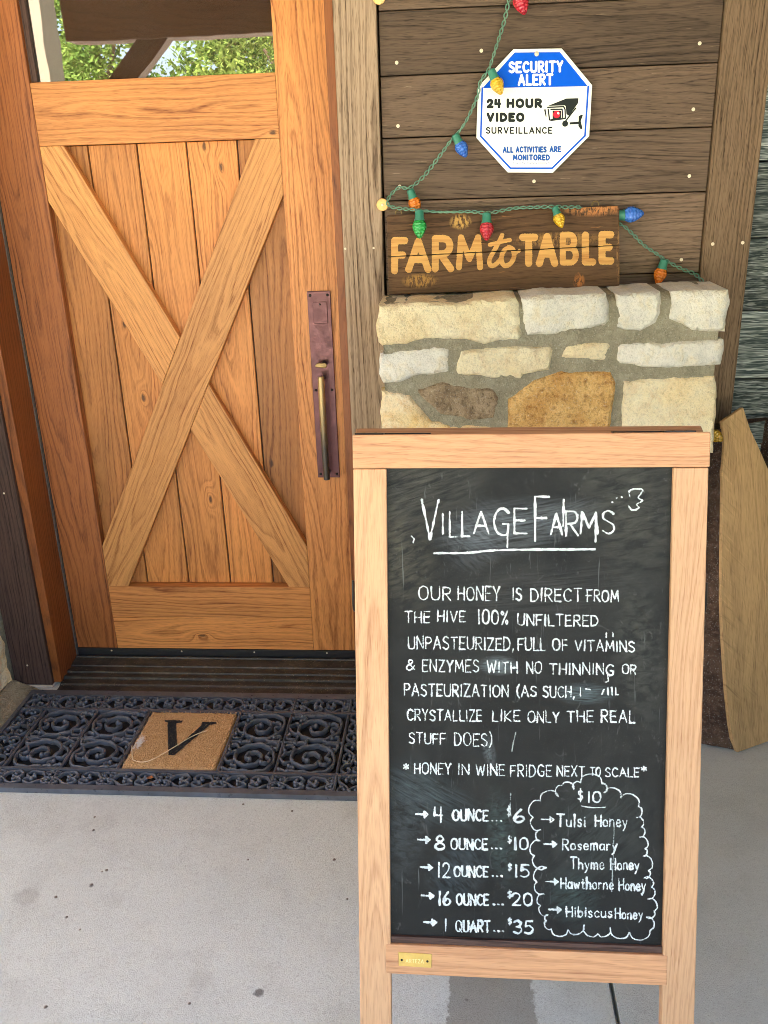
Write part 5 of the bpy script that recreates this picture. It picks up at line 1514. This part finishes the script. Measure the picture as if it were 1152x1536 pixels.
# ------------------------------------------------------------------ wood slab and dark board in the corner
def build_slab():
    A, B = onZ((1107, 1130), FLOOR + .001), onZ((1152, 1113), FLOOR + .001)
    ex = B - A; ex /= np.linalg.norm(ex)
    T = onY((1115, 611), -0.235)
    v = T - A; v = v - ex * np.dot(v, ex); H = np.linalg.norm(v); ez = v / H
    nr = np.cross(ex, ez); nr = nr if nr[1] < 0 else -nr        # towards viewer
    t = thing("wood_slab", "tall live-edge wood slab with bark on one side leaning in the corner", "wood slab", (A[0] + .08, A[1] + .05, FLOOR))
    F = lambda q: onP(q, A, nr)
    left = [(1106.5, 1129), (1099, 1110), (1095, 1087), (1090, 1040), (1086.5, 990), (1084, 950), (1082, 900), (1082, 840), (1083, 780), (1083.5, 740), (1084, 705), (1087, 672), (1086.5, 655), (1084, 632)]
    right0 = [(1115, 611), (1126, 645), (1137, 668), (1150, 698)]
    L2 = [(np.dot(F(q) - A, ex), np.dot(F(q) - A, ez)) for q in left]
    R2 = [(np.dot(F(q) - A, ex), np.dot(F(q) - A, ez)) for q in right0]
    R2 += [(0.20, R2[-1][1] - .12), (0.245, R2[-1][1] - .3), (0.26, .25), (0.262, 0.0)]
    TH = 0.075
    W3 = lambda a, b, d=0.0: A + ex * a + ez * b - nr * d
    face = [W3(*p) for p in L2] + [W3(*p) for p in R2]
    # sawn front sheet over the thick body
    mb = MB().prism(face, -nr * 0.012, ez, seed=33, depthc=0.05)
    obj("sawn_face", mb, SLABW, t, bevel=0.002)
    # bark body: wider at the foot, flares out to the left
    mb = MB()
    rows = []
    N = 26
    Lz = np.array([p[1] for p in L2]); Lx = np.array([p[0] for p in L2])
    o = np.argsort(Lz)
    for k in range(N + 1):
        z = L2[0][1] + (Lz.max() - .02 - L2[0][1]) * k / N
        xl = float(np.interp(z, Lz[o], Lx[o]))
        fl = 0.085 * max(0.15, 1 - z / 0.62) ** 0.8
        row = []
        for j, (fx, d) in enumerate(((0.0, .0125), (-.22, .03), (-.5, .05), (-.8, .075), (-1.0, .10), (-.9, .125))):
            n = mnoise.noise(Vector((k * .9, j * 1.3, 2.0))) * .006 + mnoise.noise(Vector((k * 2.3, j * 3.1, 5.0))) * .003
            if z < .01: n *= .4
            row.append(mb.addv(W3(xl + fx * fl + n * (j > 0), z + (0 if k else d * 0.27), d * (0.55 + .45 * fl / .085) + n * .6 * (j > 0))))
        row.append(mb.addv(W3(xl + .05, z + (0 if k else .03), .125)))
        row.append(mb.addv(W3(.20, min(z, Lz.max()) + (0 if k else .03), .125)))
        row.append(mb.addv(W3(.20, z, .013)))
        rows.append(row)
    for P, Q in zip(rows, rows[1:]):
        for j in range(len(P) - 1): mb.face([P[j], Q[j], Q[j + 1], P[j + 1]])
    mb.face(rows[0]); mb.face(rows[-1][::-1])
    obj("bark_side", mb, BARK, t, smooth=True)
build_slab()

# ------------------------------------------------------------------ grit on the floor
def build_grit():
    rr = random.Random(2)
    first = None
    for x, y, r in ((160, 1306, .003), (153, 1308, .002), (137, 1328, .0035), (84, 1346, .0032), (100, 1376, .0028), (501, 1290, .003), (521, 1349, .0025), (142, 1226, .003), (140, 1246, .003), (365, 1207, .003), (284, 1506, .003), (69, 1511, .003), (438, 1217, .0025), (372, 1290, .002), (120, 1395, .002)):
        p = onZ((x, y), FLOOR)
        if first is None:
            mb = MB().sphere((0, 0, 0), 1.0, 5)
            mb.v = [tuple(np.array(v) * (1 + .35 * mnoise.noise(Vector(v) * 1.7))) for v in mb.v]
            o = first = obj("grit_crumb", mb, GRIT, None, smooth='all')
        else:
            o = first.copy(); COL.objects.link(o)
        o.location = (p[0], p[1], FLOOR + r * .35)
        o.scale = (r * rr.uniform(.8, 1.3), r * rr.uniform(.8, 1.2), r * .6)
        o.rotation_euler = (0, 0, rr.uniform(0, 6))
        tag(o, "tiny dark crumb of grit on the concrete floor", "grit", "grit crumbs on the concrete floor")
build_grit()

# ------------------------------------------------------------------ garden, mirrored in the door glass
def build_garden():
    g = NG("foliage")
    oi = g.node("ShaderNodeObjectInfo").outputs["Random"]
    n = g.noise(g.pos(), 2.5, 4)
    c = g.mix(g.maprange(n, .35, .65), srgb(40, 62, 24), srgb(128, 142, 70))
    c = g.mix(g.math('MULTIPLY', oi, .4), c, srgb(90, 120, 56))
    tl = g.node("ShaderNodeBsdfTranslucent", {"Color": c})
    df = g.node("ShaderNodeBsdfDiffuse", {"Color": c})
    mx = g.node("ShaderNodeMixShader", {0: 0.4, 1: df.outputs[0], 2: tl.outputs[0]})
    g.t.links.new(mx.outputs[0], g.out.inputs[0])
    bark = plain("trunk_bark", srgb(96, 76, 58), .9, 0, .3, 12)
    rr = random.Random(8)
    def tree(x, y, h, w, nl, label, leaf):
        t = thing("tree", label, "tree", (x, y, -.2), "garden trees facing the porch")
        mb = MB()
        mb.tube([(x, y, -.2), (x + .05, y, h * .3), (x, y + .05, h * .6)], [.12, .09, .04], 8)
        for k in range(5):
            a = rr.uniform(0, 6.28); z = h * rr.uniform(.2, .5)
            mb.tube([(x, y, z), (x + math.cos(a) * w * .35, y + math.sin(a) * w * .35, z + h * .2)], [.05, .02], 6)
        obj("trunk", mb, bark, t, smooth=True)
        mb = MB()
        cl = [(rr.gauss(0, w * .33), rr.gauss(0, w * .33), h * rr.uniform(.12, .98), rr.uniform(.25, .6)) for _ in range(34)]
        for _ in range(nl):
            cx, cy, cz, cr = rr.choice(cl)
            p = np.array([x + cx + rr.gauss(0, cr * .55), y + cy + rr.gauss(0, cr * .55), max(0, cz + rr.gauss(0, cr * .45))])
            a, b = rr.uniform(0, 6.28), rr.uniform(-1, 1)
            d = np.array([math.cos(a) * math.cos(b), math.sin(a) * math.cos(b), math.sin(b)]) * leaf * rr.uniform(.6, 1.4)
            s = np.cross(d, [rr.gauss(0, 1), rr.gauss(0, 1), rr.gauss(0, 1)]); s = s / (np.linalg.norm(s) + 1e-6) * leaf * .22
            mb.face([mb.addv(p), mb.addv(p + d * .5 + s), mb.addv(p + d), mb.addv(p + d * .5 - s)])
        obj("crown", mb, g.m, t)
    tree(-3.2, -9.5, 5.5, 2.4, 30000, "broad bushy green tree mirrored in the middle of the door glass", .075)
    tree(-0.4, -10.5, 6.0, 2.6, 30000, "tall green tree mirrored at the right of the door glass", .07)
    tree(-5.6, -10.0, 5.0, 2.2, 16000, "green tree mirrored beside the added pillar in the door glass", .09)
    tree(-1.8, -14.0, 8.0, 3.6, 9000, "tall dark tree standing behind the others in the garden", .24)
    tree(-6.5, -15.0, 8.0, 3.6, 8000, "wide dark tree far left behind the others in the garden", .24)
    tree(2.6, -12.0, 6.0, 2.8, 7000, "green tree opposite the stone pier, off to the right of the garden", .2)
build_garden()
